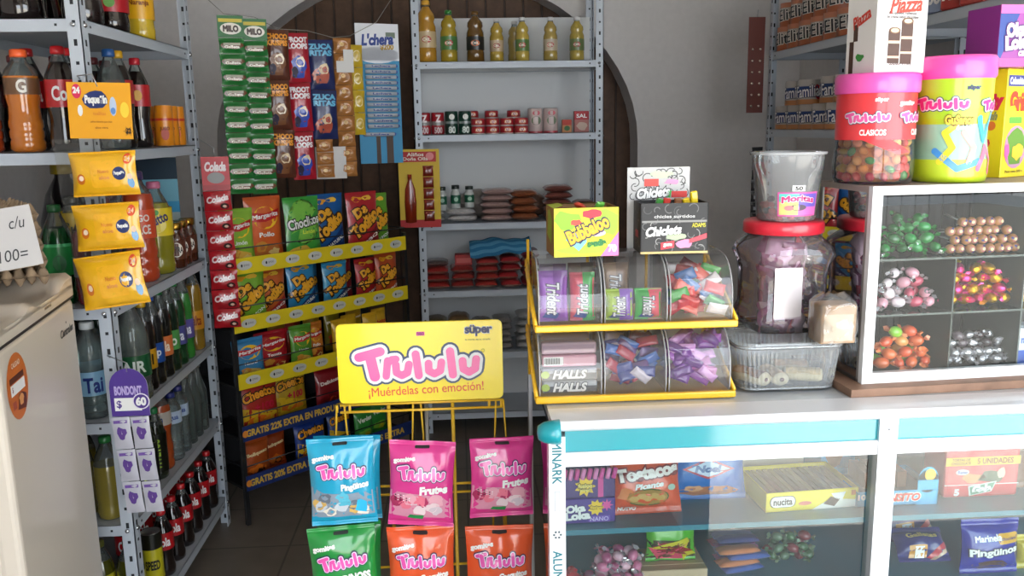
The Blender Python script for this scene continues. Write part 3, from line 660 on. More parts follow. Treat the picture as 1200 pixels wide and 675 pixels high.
# ---------------------------------------------------------------- strips of sachets hung above the snack rack
def hangpt(px, py, off): s, z = rsz(px, py, off); return rk(s, off, z)
cordpts = [(-.93, 3.19, 2.03)]+[tuple(hangpt(px, py, o)) for px, py, o in ((262, 16, -.02), (298, 20, -.02), (326, 34, .05), (360, 36, .05), (390, 44, .05), (410, 42, .05))]
pL = hangpt(441, 26, .1); cordpts += [tuple(pL), (-.205, 4.098, 2.2)]
tag(MB().tube(cordpts, .0014, pm('8a8880', .7), 5).build('hanging_cord'), 'thin cord strung between the two metal racks above the snacks', 'cord')
def sachet_strip(name, label, pos, w, n, sh, film, artf, rot, header=None, gap=.002, d=.016, part='sachet', group=None):
    """pos: top centre; header (height, material, art)"""
    t = thing(name, label, 'snack strip', pos, rot, group); z = 0
    if header:
        hh, hm, ha = header; mb = MB().box((0, 0, -hh/2), (w, .0016, hh), hm)
        if ha: mb.put(ha, lambda x, y, l: (x, -.0008-EPS*l, y-hh), smooth=False)
        mb.build('header_card', t); z = -hh
    f = bagmap(w, sh, d, .005, -1, n); g = bagmap(w, sh, d, .005, 1, n)
    mb = MB().grid(lambda u, v: f((u-.5)*w, v*sh), 8, 10, film).grid(lambda u, v: g((u-.5)*w, v*sh), 8, 10, film, flip=True)
    a = artf(w, sh)
    if a: mb.put(a, f, w/5)
    me = mb.mesh(part)
    for i in range(n):
        o = bpy.data.objects.new(part, me); COL.objects.link(o); o.parent = t; KIDS.setdefault(t.name, []).append(o)
        o.location = (0, -.001*(i % 3), z-(i+1)*(sh+gap)); o.rotation_euler = (0, random.uniform(-.03, .03), 0)
    return t
def a_milo(w, h):
    a = Art(); a.blob(0, h*.5, w*.42, h*.22, foil('6a3a22'), 1, seed=2, n=10); a.rect(-w*.34, h*.52, w*.34, h*.68, foil('a8a898'), 2); a.text('Galleta', 0, h*.42, w*.6, h*.16, foil('e0d8c8'), 2, .04); return a
hm = Art().ell(0, .03, .036, .02, pm('e8e4d8', .4), 1).text('MILO', 0, .03, .05, .02, pm('3a2418', .4), 3, .08).rect(-.04, .052, .04, .064, pm('c8b428', .4), 1)
rm = RA*.45
p0 = hangpt(269, 18, -.03); p1 = hangpt(297, 22, -.03)
_, zb = rsz(270, 228, -.03); n_ = 10; L_ = p0.z-zb; shh = (L_-.075)/n_-.002
sachet_strip('chocolate_sachet_strip', 'left strip of green chocolate malt sachets hanging by the rack', p0, .088, n_, shh, foil('166a2a'), a_milo, rm, (.075, pm('146428', .4), hm))
_, zb = rsz(297, 228, -.03); shh = (p1.z-zb-.075)/n_-.002
sachet_strip('chocolate_sachet_strip', 'right strip of green chocolate malt sachets hanging by the rack', p1, .088, n_, shh, foil('166a2a'), a_milo, rm, (.075, pm('146428', .4), hm))
def cereal(c1, l1, l2, lc):
    def f(w, h):
        a = Art(); a.text(l1, 0, h*.86, w*.84, h*.1, foil(lc), 3, .06); a.text(l2, 0, h*.73, w*.84, h*.1, foil(lc), 3, .06)
        a.blob(0, h*.3, w*.34, h*.2, foil(c1), 1, seed=len(l1)); a.blob(w*.1, h*.42, w*.2, h*.12, foil('e0c8a0'), 2, seed=4); a.blob(-w*.2, h*.2, w*.14, h*.1, foil('2a2440'), 2, seed=5); return a
    return f
def strip_at(px0, px1, y0, y1, n, off, *a, **k):
    p = hangpt((px0+px1)/2, y0, off); _, zb = rsz((px0+px1)/2, y1, off); dist = (p-Vector((0, 0, CZ))).dot(fw)
    return p, (px1-px0)*dist/1000, (p.z-zb)/n-.002
p, w_, s_ = strip_at(307, 336, 34, 209, 3, .05)
sachet_strip('cereal_bag_strip', 'strip of three brown chocolate cereal bags', p, w_, 3, s_, foil('5a2c1c'), cereal('7a4a24', 'CHOCO', 'KRISPIS', 'e89a30'), rm, d=.035, part='cereal_bag')
p, w_, s_ = strip_at(334, 361, 38, 211, 3, .05)
sachet_strip('cereal_bag_strip', 'strip of three red fruit cereal bags', p, w_, 3, s_, foil('a8182a'), cereal('2a4ab0', 'FROOT', 'LOOPS', 'f0e8ea'), rm, d=.035, part='cereal_bag')
p, w_, s_ = strip_at(359, 390, 46, 163, 2, .05)
sachet_strip('cereal_bag_strip', 'strip of two dark blue frosted cereal bags', p, w_, 2, s_, foil('1f2a5c'), cereal('b04a30', 'ZUCA', 'RITAS', '6ab8dc'), rm, d=.035, part='cereal_bag')
def a_gold(w, h): a = Art(); a.ell(0, h*.5, w*.32, h*.34, foil('b87a3a'), 1).ell(-w*.06, h*.58, w*.14, h*.14, foil('e8c48a'), 2); return a
for i, (x0, x1, y0, y1, n, lb) in enumerate(((370, 390, 163, 208, 3, 'short strip of golden caramel sachets below the blue cereal bags'), (390, 411, 44, 207, 9, 'long strip of golden caramel sachets beside the blue cereal bags'))):
    p, w_, s_ = strip_at(x0, x1, y0, y1, n, .055 if i == 0 else .05)
    sachet_strip('caramel_sachet_strip', lb, p, w_, n, s_, foil('a8703a', .2), a_gold, rm, d=.02)
p = hangpt(402, 58, .035)
t = thing('blank_price_card', 'blank white cut card hanging in front of the golden sachets', 'card', p, rm)
MB().add([(-.03, 0, -.09), (.04, 0, -.09), (.04, 0, 0), (.0, 0, 0), (.0, 0, -.045), (-.03, 0, -.045)], [(0, 1, 4, 5), (1, 2, 3, 4)], pm('dcdad6', .6)).build('card', t)
p = hangpt(387, 172, .07)
tag(MB().box((0, 0, -.065), (.125, .002, .13), pm('d8d6d4', .6)).build('white_backing_card', loc=p, rot=(0, 0, rm)), 'plain white backing card hanging behind the golden sachets', 'card')
# yellow strip hanging behind, at the right of the golden sachets
p, w_, s_ = strip_at(409, 424, 52, 158, 4, .08)
sachet_strip('yellow_sachet_strip', 'narrow strip of yellow sachets between golden sachets and blue card', p, w_, 4, s_, foil('c8a824'), lambda w, h: Art().ell(0, h*.5, w*.3, h*.25, foil('e8d890'), 1), rm, d=.02)
# blue and white card of condensed milk tubes
t = thing('milk_tube_card', 'blue and white display card holding a column of small milk tubes', 'display card', pL-Vector((0, .004, .006)), rm)
_, zb = rsz(441, 190, .1); cw = 47*4.02/1000; ch = pL.z-zb
a = Art().rect(-cw/2, -ch*.26, cw/2, 0, pm('e6e8ee', .5), 1).ell(0, -ch*.22, cw*.49, ch*.06, pm('e6e8ee', .5), 1)
a.fat("L'chera", -.0, -ch*.11, cw*.72, ch*.075, [pm('e6e8ee', .5), pm('1c3a8a', .5)], 3, .05, .02, shear=.2, rot=.05).text('$200', cw*.22, -ch*.165, cw*.3, ch*.04, pm('b08a20', .5), 3, .05)
a.rect(cw*.2, -ch*.1, cw*.42, -ch*.06, pm('6a7a6a', .5), 3).rect(-cw*.12, -ch, -cw*.02, -ch*.8, pm('4a3a30', .6), 2).rect(cw*.12, -ch, cw*.28, -ch*.8, pm('4a3a30', .6), 2)
MB().box((0, .002, -ch/2), (cw, .002, ch), pm('2a8ab8', .5)).put(a, lambda x, y, l: (x, .001-EPS*l, y), smooth=False).build('backing_card', t)
tm = MB().tube([(-.066, 0, 0), (.066, 0, 0)], .0085, pm('d0d4dc', .3, .2, .4), 10).tube([(.066, 0, 0), (.074, 0, 0)], .005, pm('3a5aa8', .4), 8)
tm.put(Art().text('Lechera', 0, 0, .08, .007, pm('1c3a8a', .4), 2, .05), lambda x, y, l: (x, -.0085-EPS*l, y)); tme = tm.mesh('milk_tube')
for i in range(13):
    o = bpy.data.objects.new('milk_tube', tme); COL.objects.link(o); o.parent = t; o.location = (.008 if i < 12 else -.01, -.009, -ch*.3-i*ch*.039-(ch*.02 if i == 12 else 0))

# red sachet strip on the far post of the drinks rack
def a_red(w, h): a = Art(); a.text('Colada', 0, h*.62, w*.8, h*.3, foil('f0dcdc'), 3, .05, .2, rot=.15); a.ell(w*.25, h*.22, w*.16, h*.16, foil('2a1a1a'), 2).ell(w*.25, h*.22, w*.07, h*.07, foil('e8c8b0'), 3); return a
P_ = hit(243, 184, 'Y', 3.1); pb = hit(262, 386, 'Y', 3.1)
ha = Art().text('Colada', 0, .085, .07, .03, pm('f2e4e4', .4), 3, .05, .2).ell(0, .045, .03, .02, pm('8a8a8a', .4), 1).rect(-.045, .0, .045, .02, pm('a01420', .4), 1)
t = sachet_strip('jelly_sachet_strip', 'red strip of jelly sachets hanging from the drinks rack far post', (-.865, 3.13, P_.z), .095, 7, (P_.z-pb.z-.12)/7-.002, foil('b01824'), a_red, .2, (.12, pm('b8202c', .4), ha), d=.02)
MB().tube([(0, 0, 0), (0, -.004, .03), (-.045, .02, .06)], .0016, pm('c0c2c4', .3, .8), 5).build('wire_hook', t)
# condiment card in front of the oil rack
P_ = hit(490, 175, 'Y', 4.06); pb = hit(490, 267, 'Y', 4.06); cw, ch = 47*.0041, P_.z-pb.z
t = thing('sauce_sachet_card', 'yellow and red card of small sauce sachets hanging on the oil rack', 'display card', (P_.x, 4.075, P_.z))
a = Art().rect(-cw/2, -ch, cw/2, -ch*.9, pm('b81c1c', .5), 1).rect(-cw*.42, -ch*.16, cw*.42, -ch*.03, pm('b81c1c', .5), 1).text('Aliños', -cw*.08, -ch*.065, cw*.4, ch*.045, pm('f0e8d8', .5), 2).text('Doña Olla', -cw*.08, -ch*.12, cw*.6, ch*.04, pm('f0e8d8', .5), 2).ell(cw*.27, -ch*.09, cw*.1, ch*.05, pm('e88a8a', .5), 2)
MB().box((0, .001, -ch/2), (cw, .002, ch), pm('d8b420', .5)).put(a, lambda x, y, l: (x, -EPS*l, y), smooth=False).build('backing_card', t)
f = bagmap(.05, .05, .014, .003, -1, 2); sme = MB().grid(lambda u, v: f((u-.5)*.05, v*.05), 6, 6, pm('7a2414', .15, 0, .8, .3)).mesh('sauce_sachet')
sb = MB(); sb.lathe([(0, 0), (.026, .004), (.028, .1), (.024, .16), (.01, .2), (.01, .23), (0, .23)], pm('8a2c14', .2, 0, .6), 14, Matrix.Translation((-.045, -.006, -ch*.94)) @ Matrix.Diagonal((1, .35, 1, 1))).build('sauce_bottle_blister', t)
for k in range(5):
    o = bpy.data.objects.new('sauce_sachet', sme); COL.objects.link(o); o.parent = t; o.location = (.042, -.002, -ch*.92+k*.053)

# ---------------------------------------------------------------- strips hung on the near post of the drinks rack
P_ = hit(114, 100, 'Y', 2.2)
def zy(px, py, Y=2.2): return hit(px, py, 'Y', Y)
A_, B_ = zy(78, 102), zy(156, 162)
wd, hg = B_.x-A_.x+.005, A_.z-B_.z+.01
t = thing('wipes_display_strip', 'clear hanging strip with yellow header card for baby wipes', 'display strip', ((A_.x+B_.x)/2, 2.2, B_.z))
a = Art().ell(-wd*.36, hg*.84, wd*.075, hg*.13, pm('d8285a', .4), 1).text('24', -wd*.36, hg*.86, wd*.1, hg*.1, WHT, 2, .06)
a.blob(-wd*.06, hg*.7, wd*.2, hg*.17, pm('1c2f6a', .4), 2, seed=4, j=.12).fat('Pequeñín', -wd*.06, hg*.68, wd*.34, hg*.17, [pm('1c2f6a', .4), WHT], 3, .06, .04)
a.text('toallitas', -wd*.02, hg*.45, wd*.2, hg*.06, pm('d8862a', .4), 2).text('pañitos húmedos para bebé', 0, hg*.3, wd*.34, hg*.04, pm('a05a10', .4), 2).text('aloe vera', 0, hg*.2, wd*.2, hg*.035, pm('a05a10', .4), 2)
a.ell(-wd*.32, hg*.5, wd*.04, hg*.1, WHT, 1).ell(wd*.2, hg*.58, wd*.055, hg*.17, pm('b8c8e0', .4), 1).ell(wd*.2, hg*.5, wd*.04, hg*.06, pm('5a8ac8', .4), 2).ell(wd*.38, hg*.52, wd*.07, hg*.14, pm('f0d040', .4), 1).star(wd*.42, hg*.14, wd*.05, wd*.09, 6, pm('c88a14', .4), 1).text('$2', wd*.42, hg*.14, wd*.08, hg*.1, BLK, 2, .05)
MB().box((0, .001, hg/2), (wd, .002, hg), pm('e8a41c', .45), rot=Matrix.Rotation(.03, 4, 'Y')).put(a, lambda x, y, l: (x+y*.03, -.0005-EPS*l, y-.03*x), smooth=False).build('header_card', t)
E_ = zy(140, 355)
film = clear('e8e8e4', .05, .1, 1.4, .3, 30)
MB().grid(lambda u, v: (-.055+.03*v+(u-.5)*.15, .012+.004*math.sin(v*14), -v*(B_.z-E_.z)), 6, 30, film).build('clear_strip', t)
MB().tube([(0, 0, hg-.01), (-.01, .0, hg+.02), (-.945-t.location.x, .06, hg+.02), (-.945-t.location.x, .0755, hg+.012)], .0016, pm('c0c2c4', .3, .8), 5).build('wire_hook', t)
def a_wipes(w, h):
    a = Art(); a.rrect(-w*.16, h*.2, w*.26, h*.8, .006, foil('f2b428'), 1).ell(w*.27, h*.5, w*.1, h*.15, foil('1c2f6a'), 2).text('Pequeñín', w*.27, h*.5, w*.15, h*.1, Wt, 3, .05).text('Nuevo', w*.04, h*.56, w*.16, h*.08, foil('d8802a'), 3).text('aloe', w*.04, h*.42, w*.16, h*.08, foil('e0905a'), 3)
    a.ell(w*.4, h*.82, w*.06, h*.12, foil('d84a20'), 1).text('24', w*.4, h*.82, w*.07, h*.1, foil('f0c8b0'), 2).ell(w*.42, h*.28, w*.045, h*.12, foil('3a8ac0'), 2).ell(w*.42, h*.42, w*.035, h*.07, foil('e8c8a8'), 3).ell(-w*.32, h*.4, w*.06, h*.12, foil('c86a1c'), 2).ell(-w*.31, h*.42, w*.035, h*.06, foil('f0d8c0'), 3); return a
for i, (x0, x1, y0, y1) in enumerate(((84, 163, 176, 228), (89, 168, 237, 291), (96, 175, 296, 358))):
    a0, b0 = zy(x0, (y0+y1)/2, 2.18), zy(x1, (y0+y1)/2, 2.18); tz, bz = zy(120, y0, 2.18).z, zy(120, y1, 2.18).z
    bag('wet_wipes_pack', 'yellow baby wipes pack hanging on the strip, %s of three' % ['top', 'middle', 'bottom'][i], b0.x-a0.x, tz-bz+.0, .04, foil('e8b01c', .3, .7, 22), a_wipes(b0.x-a0.x, tz-bz), ((a0.x+b0.x)/2, 2.178, bz-.003), (0, [-.03, -.05, -.12][i], 0), seed=70+i, cat='wet wipes pack', seal=.004)
# purple price strip of small sachets
A_, B_ = zy(133, 432), zy(178, 612)
t = thing('sachet_price_strip', 'white and purple sachet strip with 60 price hanging on near post', 'display strip', ((A_.x+B_.x)/2+.004, 2.2, A_.z))
q = .098; a = Art(); a.poly([(-q/2, -.13)]+[(-q/2*math.cos(PI*k/10), -.05+.05*math.sin(PI*k/10)) for k in range(11)]+[(q/2, -.13)], pm('4a2f8a', .5), 1)
a.rect(-q*.4, -.115, q*.3, -.08, WHT, 2).text('$', -q*.28, -.098, .012, .022, pm('4a2f8a', .5), 3).text('BONDONT', -q*.02, -.06, q*.7, .022, pm('b8a8dc', .5), 2, .05).ell(q*.3, -.09, .022, .022, pm('e8e4f0', .5), 3).ell(q*.3, -.09, .019, .019, pm('4a2f8a', .5), 4).text('60', q*.3, -.09, .024, .02, WHT, 6, .06)
hcol = MB().add([(-q/2, 0.001, -.13)]+[(-q/2*math.cos(PI*k/10), .001, -.05+.05*math.sin(PI*k/10)) for k in range(11)]+[(q/2, .001, -.13)], [tuple(range(13))], pm('d8d4e0', .5))
hcol.put(a, lambda x, y, l: (x, -EPS*l, y), smooth=False).build('header_card', t)
f = bagmap(.048, .088, .008, .003, -1, 3)
me = MB().grid(lambda u, v: f((u-.5)*.048, v*.088), 6, 8, pm('b8b8c4', .3, 0, .6, .4)).put(Art().blob(0, .045, .012, .018, pm('5a3a8a', .5), 1, seed=2).rect(-.018, .072, .018, .08, pm('6a4a9a', .5), 1), f).mesh('sachet')
for r in range(3):
    for c in (-1, 1):
        o = bpy.data.objects.new('sachet', me); COL.objects.link(o); o.parent = t; o.location = (c*.025+r*.006, 0, -.13-.09*(r+1)); o.rotation_euler = (0, -.05, 0)
MB().tube([(0, 0, -.01), (0, .0, .015), (-.945-t.location.x, .06, .02), (-.945-t.location.x, .0755, .01)], .0016, pm('c0c2c4', .3, .8), 5).build('wire_hook', t)
# ---------------------------------------------------------------- fridge with egg trays on top
FR = math.radians(10.1); fd = Vector((-math.sin(FR), math.cos(FR), 0)); fn = Vector((math.cos(FR), math.sin(FR), 0))
FC = Vector((-.965, 2.15, 0))-fd*.28-fn*.25; FRZ = math.atan2(fn.x, -fn.y)
t = thing('fridge', 'cream coloured small fridge with orange oval sticker beside the drinks rack', 'fridge', FC, FRZ)
CR = pm('d6ccbe', .35, 0, .3, .02, 40); W2, D2 = .28, .25
MB().box((0, .02, .56), (.56, .46, 1.09), CR, b=.006).build('cabinet', t)
mb = MB().box((0, -.225, .565), (.56, .045, 1.08), CR, b=.012, seg=3)
a = Art().text('Centrales', .195, 1.04, .11, .018, pm('2a2624', .4), 1, .03, .2).ell(.195, 1.06, .004, .003, pm('2a2624', .4), 1)
mb.put(a, lambda x, y, l: (x, -.2475-EPS*l, y), smooth=False).build('door', t)
# lid with a scooped hollow at the front, where the hand pulls
def lid(u, v):
    x = -.28+.56*u; y = -.25+.5*v; q = math.exp(-((x-.07)/.12)**4)*math.exp(-((y+.21)/.07)**2)+math.exp(-((x+.17)/.09)**4)*math.exp(-((y+.21)/.07)**2)
    return (x, y, 1.168-.03*min(1, q)-.012*max(0, (.02-v))/.02)
mb = MB().grid(lid, 48, 40, CR); mb.span((-.28, -.25, 1.112), (.28, -.246, 1.14), CR); mb.span((-.28, .246, 1.112), (.28, .25, 1.168), CR); mb.span((-.28, -.25, 1.112), (-.276, .25, 1.16), CR); mb.span((.276, -.25, 1.112), (.28, .25, 1.158), CR)
mb.grid(lambda u, v: (-.28+.56*u, -.25, 1.13+v*(lid(u, 0)[2]-1.13)), 48, 1, CR)
mb.put(Art().text('universal', .06, 1.126, .05, .008, pm('3a3634', .4), 1), lambda x, y, l: (x, -.25-EPS*l, y), smooth=False)
mb.build('lid', t); MB().span((-.279, -.249, 1.105), (.279, .245, 1.112), pm('2e2a28', .6)).build('gasket', t)
# oval sticker
sp = hit(22, 452, 'Y', 1.0)
d = fw+RT*((22-600)/FPX)+UP*((337.5-452)/FPX); c0 = Vector((0, 0, CZ)); q = FC+fn*.25; tt = (q-c0).dot(fn)/d.dot(fn); sp = c0+d*tt; sx = (sp-FC).dot(fd); sz = sp.z
a = Art().ell(sx, sz, .062, .067, pm('c86a28', .4), 1, 28).rect(sx-.045, sz-.012, sx+.04, sz+.01, WHT, 3).blob(sx+.015, sz-.035, .03, .018, pm('6a2c1c', .4), 2, seed=3).blob(sx+.01, sz-.03, .014, .01, pm('e09a5a', .4), 3, seed=5)
a.text('CALIDAD', sx, sz+.045, .05, .01, pm('f0d8c0', .4), 2).rect(sx-.045, sz+.012, sx+.04, sz+.024, pm('5a2a1c', .4), 2).text('$', sx-.035, sz, .006, .012, pm('8a2a1c', .4), 4).rect(sx-.04, sz-.04, sx-.02, sz-.024, pm('a8442c', .4), 2)
MB().put(a, lambda x, y, l: (x, -.2478-EPS*l, y), smooth=False).build('oval_sticker', t)
# egg trays
crd = pm('8f7a62', .95, 0, 0, .4, 90)
def tray(label, loc, rz, tilt=0):
    t = thing('egg_tray', label, 'egg tray', loc, (tilt, 0, rz), 'cardboard egg trays on the fridge')
    def f(u, v):
        x, y = -.14+.28*u, -.14+.28*v
        return (x, y, .03+.022*math.sin(x*PI/.0235)*math.sin(y*PI/.0235))
    MB().grid(f, 60, 60, crd, smooth=True).build('tray_cells', t); MB().grid(lambda u, v: (lambda p: (p[0], p[1], p[2]-.002))(f(u, v)), 40, 40, crd, flip=True).build('tray_underside', t)
    return t
ep = hit(12, 322, 'Z', 1.2); base = Vector((-1.1, 1.98, 0))
tray('cardboard egg tray at the bottom of the stack on the fridge', (base.x, base.y, 1.168), .5)
for i in range(1, 5): tray('cardboard egg tray on the fridge, %s from the bottom of its stack' % ['second', 'third', 'fourth', 'topmost, fifth'][i-1], (base.x-.006*i, base.y+.004*(i % 2), 1.168+.034*i), .5+.03*i)
cp = hit(14, 279, 'Y', 1.8)
t = thing('price_card', 'white handwritten price card leaning on the egg trays', 'price card', (cp.x, 1.8, cp.z), (-.15, -.13, .35))
ink = pm('2c2c30', .6)
a = Art().text('c/u', .015, .03, .03, .024, ink, 1, 0, .3).text('100=', -.005, -.035, .055, .024, ink, 1, 0, .2)
MB().box((0, .001, 0), (.09, .0016, .125), pm('b8b6b6', .7)).put(a, lambda x, y, l: (x, -EPS*l, y), smooth=False).build('card', t)
MB().add([(-.03, .002, .0), (.03, .002, 0), (.03, .05, -.062), (-.03, .05, -.062)], [(0, 1, 2, 3)], pm('b0a898', .8)).build('fold_out_foot', t)
t = thing('green_bottle', 'tall dark green bottle cut by the left edge on the third shelf', 'bottle', (-1.29, 2.36, Z3))
MB().lathe([(0, 0), (.05, 0), (.055, .02), (.055, .2), (.04, .27), (.018, .33), (.018, .345)], pm('0f5a2c', .15, 0, .6), 22).build('bottle_body', t); MB().lathe([(0, .344), (.022, .344), (.022, .37), (0, .37)], pm('0a3a1c', .4), 14).build('cap', t)

# ---------------------------------------------------------------- goods on the middle rack
C1, C2, C3, C4, C5, C6 = [z+.0005 for z in ZC]
def cx_(px, py, Y): return hit(px, py, 'Y', Y).x
OILL = lambda c1, c2: (.22, .5, c1, [('*', .5, .7, .45, c2), ('Oil', .3, .5, .45, 'f0ead0')], [(.0, .15, c2)])
oil = [(500, .285, .046, 'b8862c', 'd8a030', 'c8b088', 'a83a2c', 'largest amber oil bottle at the left end of the top shelf'),
       (526, .24, .04, 'a8902c', '2a7a30', '4a7a3c', 'b83020', 'oil bottle with a green cap'),
       (557, .235, .042, '6a4a1c', '6a4a1c', '1c1c18', 'd86a28', 'dark amber oil bottle with black and orange label'),
       (582, .2, .033, 'b0943c', 'd0d0d0', 'c0a888', 'a83a30', 'small oil bottle with pale cap just right of the dark one'),
       (612, .205, .034, 'b8a048', 'd8d8d8', '5a7a3c', 'b83a30', 'small oil bottle with white cap standing in front of another'),
       (645, .205, .034, 'a8904a', 'd8d8d8', 'c0b098', 'a83a30', 'small oil bottle with white cap, second from the right'),
       (676, .205, .035, 'b09a48', 'd8d8d8', '6a7a4a', 'a83a30', 'small oil bottle with white cap at the right end')]
for px, H, R, lq, cp_, c1, c2, lb in oil: bottle('oil_bottle', lb, 'bottle', H, R, pm(lq, .15, 0, .8), cp_, 'oil', (.24, .5, c1, [('*', .45, .6, .5, c2), ('OIL', .18, .5, .5, 'f0e8d8')], []), loc=(cx_(px, 50, 4.2), 4.2, C1), rot=face(cx_(px, 50, 4.2), 4.2), fill=.9)
bottle('oil_bottle', 'small oil bottle half hidden behind the fifth oil bottle', 'bottle', .2, .033, pm('a8904a', .15, 0, .8), 'd0d0d0', 'oil', None, loc=(cx_(603, 50, 4.3), 4.3, C1))
for i, px in enumerate((497, 513)): can('food_can', ['tall red food can at the left end of the second shelf', 'tall red food can next to the dark green cans'][i], .031, .105, 'a01c28', [('Z', .3, .4, .72, 'e8d8d8'), ('500', .26, .7, .2, 'd8c0c0')], [(.42, .6, '8a8480')], (cx_(px, 145, 4.17), 4.17, C2), .1)
for i, px in enumerate((529, 545)): can('food_can', ['dark green tall food can beside the red cans', 'dark green tall food can beside the tuna tins'][i], .031, .11, '123a2c', [('*', .24, .5, .75, 'e0e0d8'), ('80', .26, .6, .2, 'd8e0d8')], [(.46, .56, '8a9490')], (cx_(px, 145, 4.17), 4.17, C2), .1)
tn = None
def tuna(px, n, Y, where):
    global tn
    for i in range(n):
        lb = 'flat red tuna tin %s, %s' % (where, ['on the shelf', 'second layer', 'third layer'][i])
        loc = (cx_(px, 145, Y), Y, C2+i*.0375)
        if tn is None: tn = can('tuna_tin', lb, .034, .037, 'a8222c', [('*', .6, .6, .5, 'd88a3a'), ('ATUN', .3, .5, .5, 'f0e0d8')], [(.0, .12, 'c8b8b0')], loc, .1)
        else: dup(tn, loc, .1, lb)
tuna(560, 2, 4.16, 'right of the green cans'); tuna(577, 2, 4.16, 'second column of the front tins'); tuna(594, 2, 4.17, 'third column of the front tins'); tuna(611, 2, 4.16, 'right end of the front tins')
tuna(553, 3, 4.28, 'back column behind the green cans'); tuna(576, 3, 4.28, 'back column in the middle'); tuna(602, 3, 4.28, 'back column beside the pink cans')
for i, px in enumerate((627, 645)): can('food_can', ['wide pale pink and green food can beside the tuna tins', 'wide pale pink and green food can, right one'][i], .036, .118, 'c8b4b0', [('*', .35, .8, .5, '4a5a34'), ('*', .2, .6, .8, 'c04a58')], [(.0, .08, 'a83a44')], (cx_(px, 140, 4.2), 4.2, C2), .1)
def carton(name, label, w, d, h, m, art=None, loc=(0, 0, 0), rot=0, side=None, cat='box', group=None, flap=True, b=.0015):
    t = thing(name, label, cat, loc, rot, group)
    mb = MB().box((0, 0, h/2), (w, d, h), m, b=b)
    if art: mb.put(art, lambda x, y, l: (x, -d/2-EPS*l, y), smooth=False)
    if side: mb.put(side, lambda x, y, l: (-d/2 and -w/2-EPS*l, -x, y), smooth=False)
    mb.build('carton', t)
    if flap: MB().box((0, 0, h+.0006), (w*.97, d*.55, .001), m).build('tuck_flap', t)
    return t
carton('food_box', 'small orange and white food carton on the second shelf', .045, .03, .06, pm('c88a5a', .6), Art().rect(-.022, .035, .022, .06, pm('b83a2c', .6)).ell(0, .02, .014, .012, pm('3a6a3c', .6)), (cx_(664, 145, 4.18), 4.18, C2))
carton('food_box', 'taller red and white food carton at the right of the second shelf', .07, .04, .1, pm('b0706a', .6), Art().rect(-.035, .06, .035, .1, pm('b03038', .6)).text('SAL', 0, .078, .05, .018, Wt, 2).blob(0, .03, .024, .02, pm('c8b0a0', .6), 1), (cx_(681, 145, 4.19), 4.19, C2))
# pillow bags of grain
def pillow(w, d, h, m, seed=0, m2=None):
    def top(s):
        def f(u, v):
            x, y = 2*u-1, 2*v-1; p = (max(0, 1-abs(x)**3.2))**.5*(max(0, 1-abs(y)**3.2))**.5
            n = .12*mnoise.noise(Vector((x*3+seed, y*3, s*1.5)))
            return (x*w/2*(1+.04*mnoise.noise(Vector((y*3, seed, 0)))), y*d/2, h/2+s*h/2*p*(.9+n))
        return f
    mb = MB().grid(top(1), 14, 10, m).grid(top(-1), 14, 10, m2 or m, flip=True); return mb
def stack(name, label, x, y, z, w, d, h, n, m, seed=0, m2=None, group=None, rz=0, cat='bag', dz=.93, jit=.006):
    R = random.Random(seed); me = None; lay = ['lowest', 'second', 'third', 'fourth', 'fifth', 'sixth']
    for i in range(n):
        if me is None: me = pillow(w, d, h, m, seed, m2).mesh(name)
        o = bpy.data.objects.new(name, me); COL.objects.link(o); o.location = (x+R.uniform(-jit, jit), y+R.uniform(-jit, jit), z+i*h*dz); o.rotation_euler = (0, 0, rz+R.uniform(-.06, .06))
        tag(o, (label+', %s of its stack' % lay[i]) if n > 1 else label, cat, group)
PW = lambda c, c2=None: pm(c, .35, 0, .5, .5, 60, .5, .15)
X_ = lambda px, py: cx_(px, py, 4.22)
stack('rice_bag', 'white rice bag at the left end of the third shelf', X_(508, 250), 4.2, C3, .12, .15, .03, 2, PW('c8c4c4'), 1)
stack('rice_bag', 'white rice bag beside the pink grain bags', X_(541, 250), 4.2, C3, .14, .16, .034, 2, PW('d0cccc'), 2)
for i, (px, zz, H) in enumerate(((518, .055, .115), (534, .055, .12), (550, .066, .105))):
    bottle('sauce_bottle', ['small dark green and white bottle behind the yellow card', 'middle small dark green and white bottle on the rice bags', 'right small dark green and white bottle on the rice bags'][i], 'bottle', H, .024, 'c8ccc8', '16241e', 'jar', (.25, .6, '1a5a40', [('*', .5, .5, .5, '9ac0a8')], []), loc=(cx_(px, 235, 4.2+.03*(i == 1)), 4.2+.03*(i == 1), C3+zz), rot=.1)
stack('grain_bag', 'pale pink grain bag on the third shelf', X_(582, 250), 4.2, C3, .15, .17, .034, 5, PW('b89a94'), 3)
stack('sugar_bag', 'large clear bag bulging behind the pink grain bags', X_(562, 240), 4.345, C3, .2, .1, .15, 1, PW('8f857e'), 4)
stack('lentil_bag', 'orange brown lentil bag on the third shelf', X_(613, 250), 4.2, C3, .13, .17, .04, 4, PW('9a5c3c'), 5)
stack('lentil_bag', 'clear bag behind the orange brown lentil stack', X_(628, 240), 4.35, C3, .12, .09, .12, 1, PW('7a5a48'), 6)
stack('bean_bag', 'reddish bean bag on the third shelf behind the chewing gum box', X_(653, 250), 4.2, C3, .14, .17, .036, 5, PW('8a5248'), 7)
stack('bean_bag', 'flat brown bag at the right end of the third shelf', X_(682, 245), 4.2, C3, .11, .15, .05, 2, PW('6a463c'), 8)
R_, RG = PW('a8302c'), PW('7a6a64')
stack('seasoning_bag', 'red seasoning bag at the left end of the fourth shelf', X_(513, 325), 4.2, C4, .115, .17, .04, 3, PW('a0302c'), 11, PW('b88a7a'))
stack('seasoning_bag', 'grey topped seasoning bag lying on the left red stack', X_(513, 325), 4.22, C4+.108, .11, .15, .035, 1, PW('6a5a56'), 12)
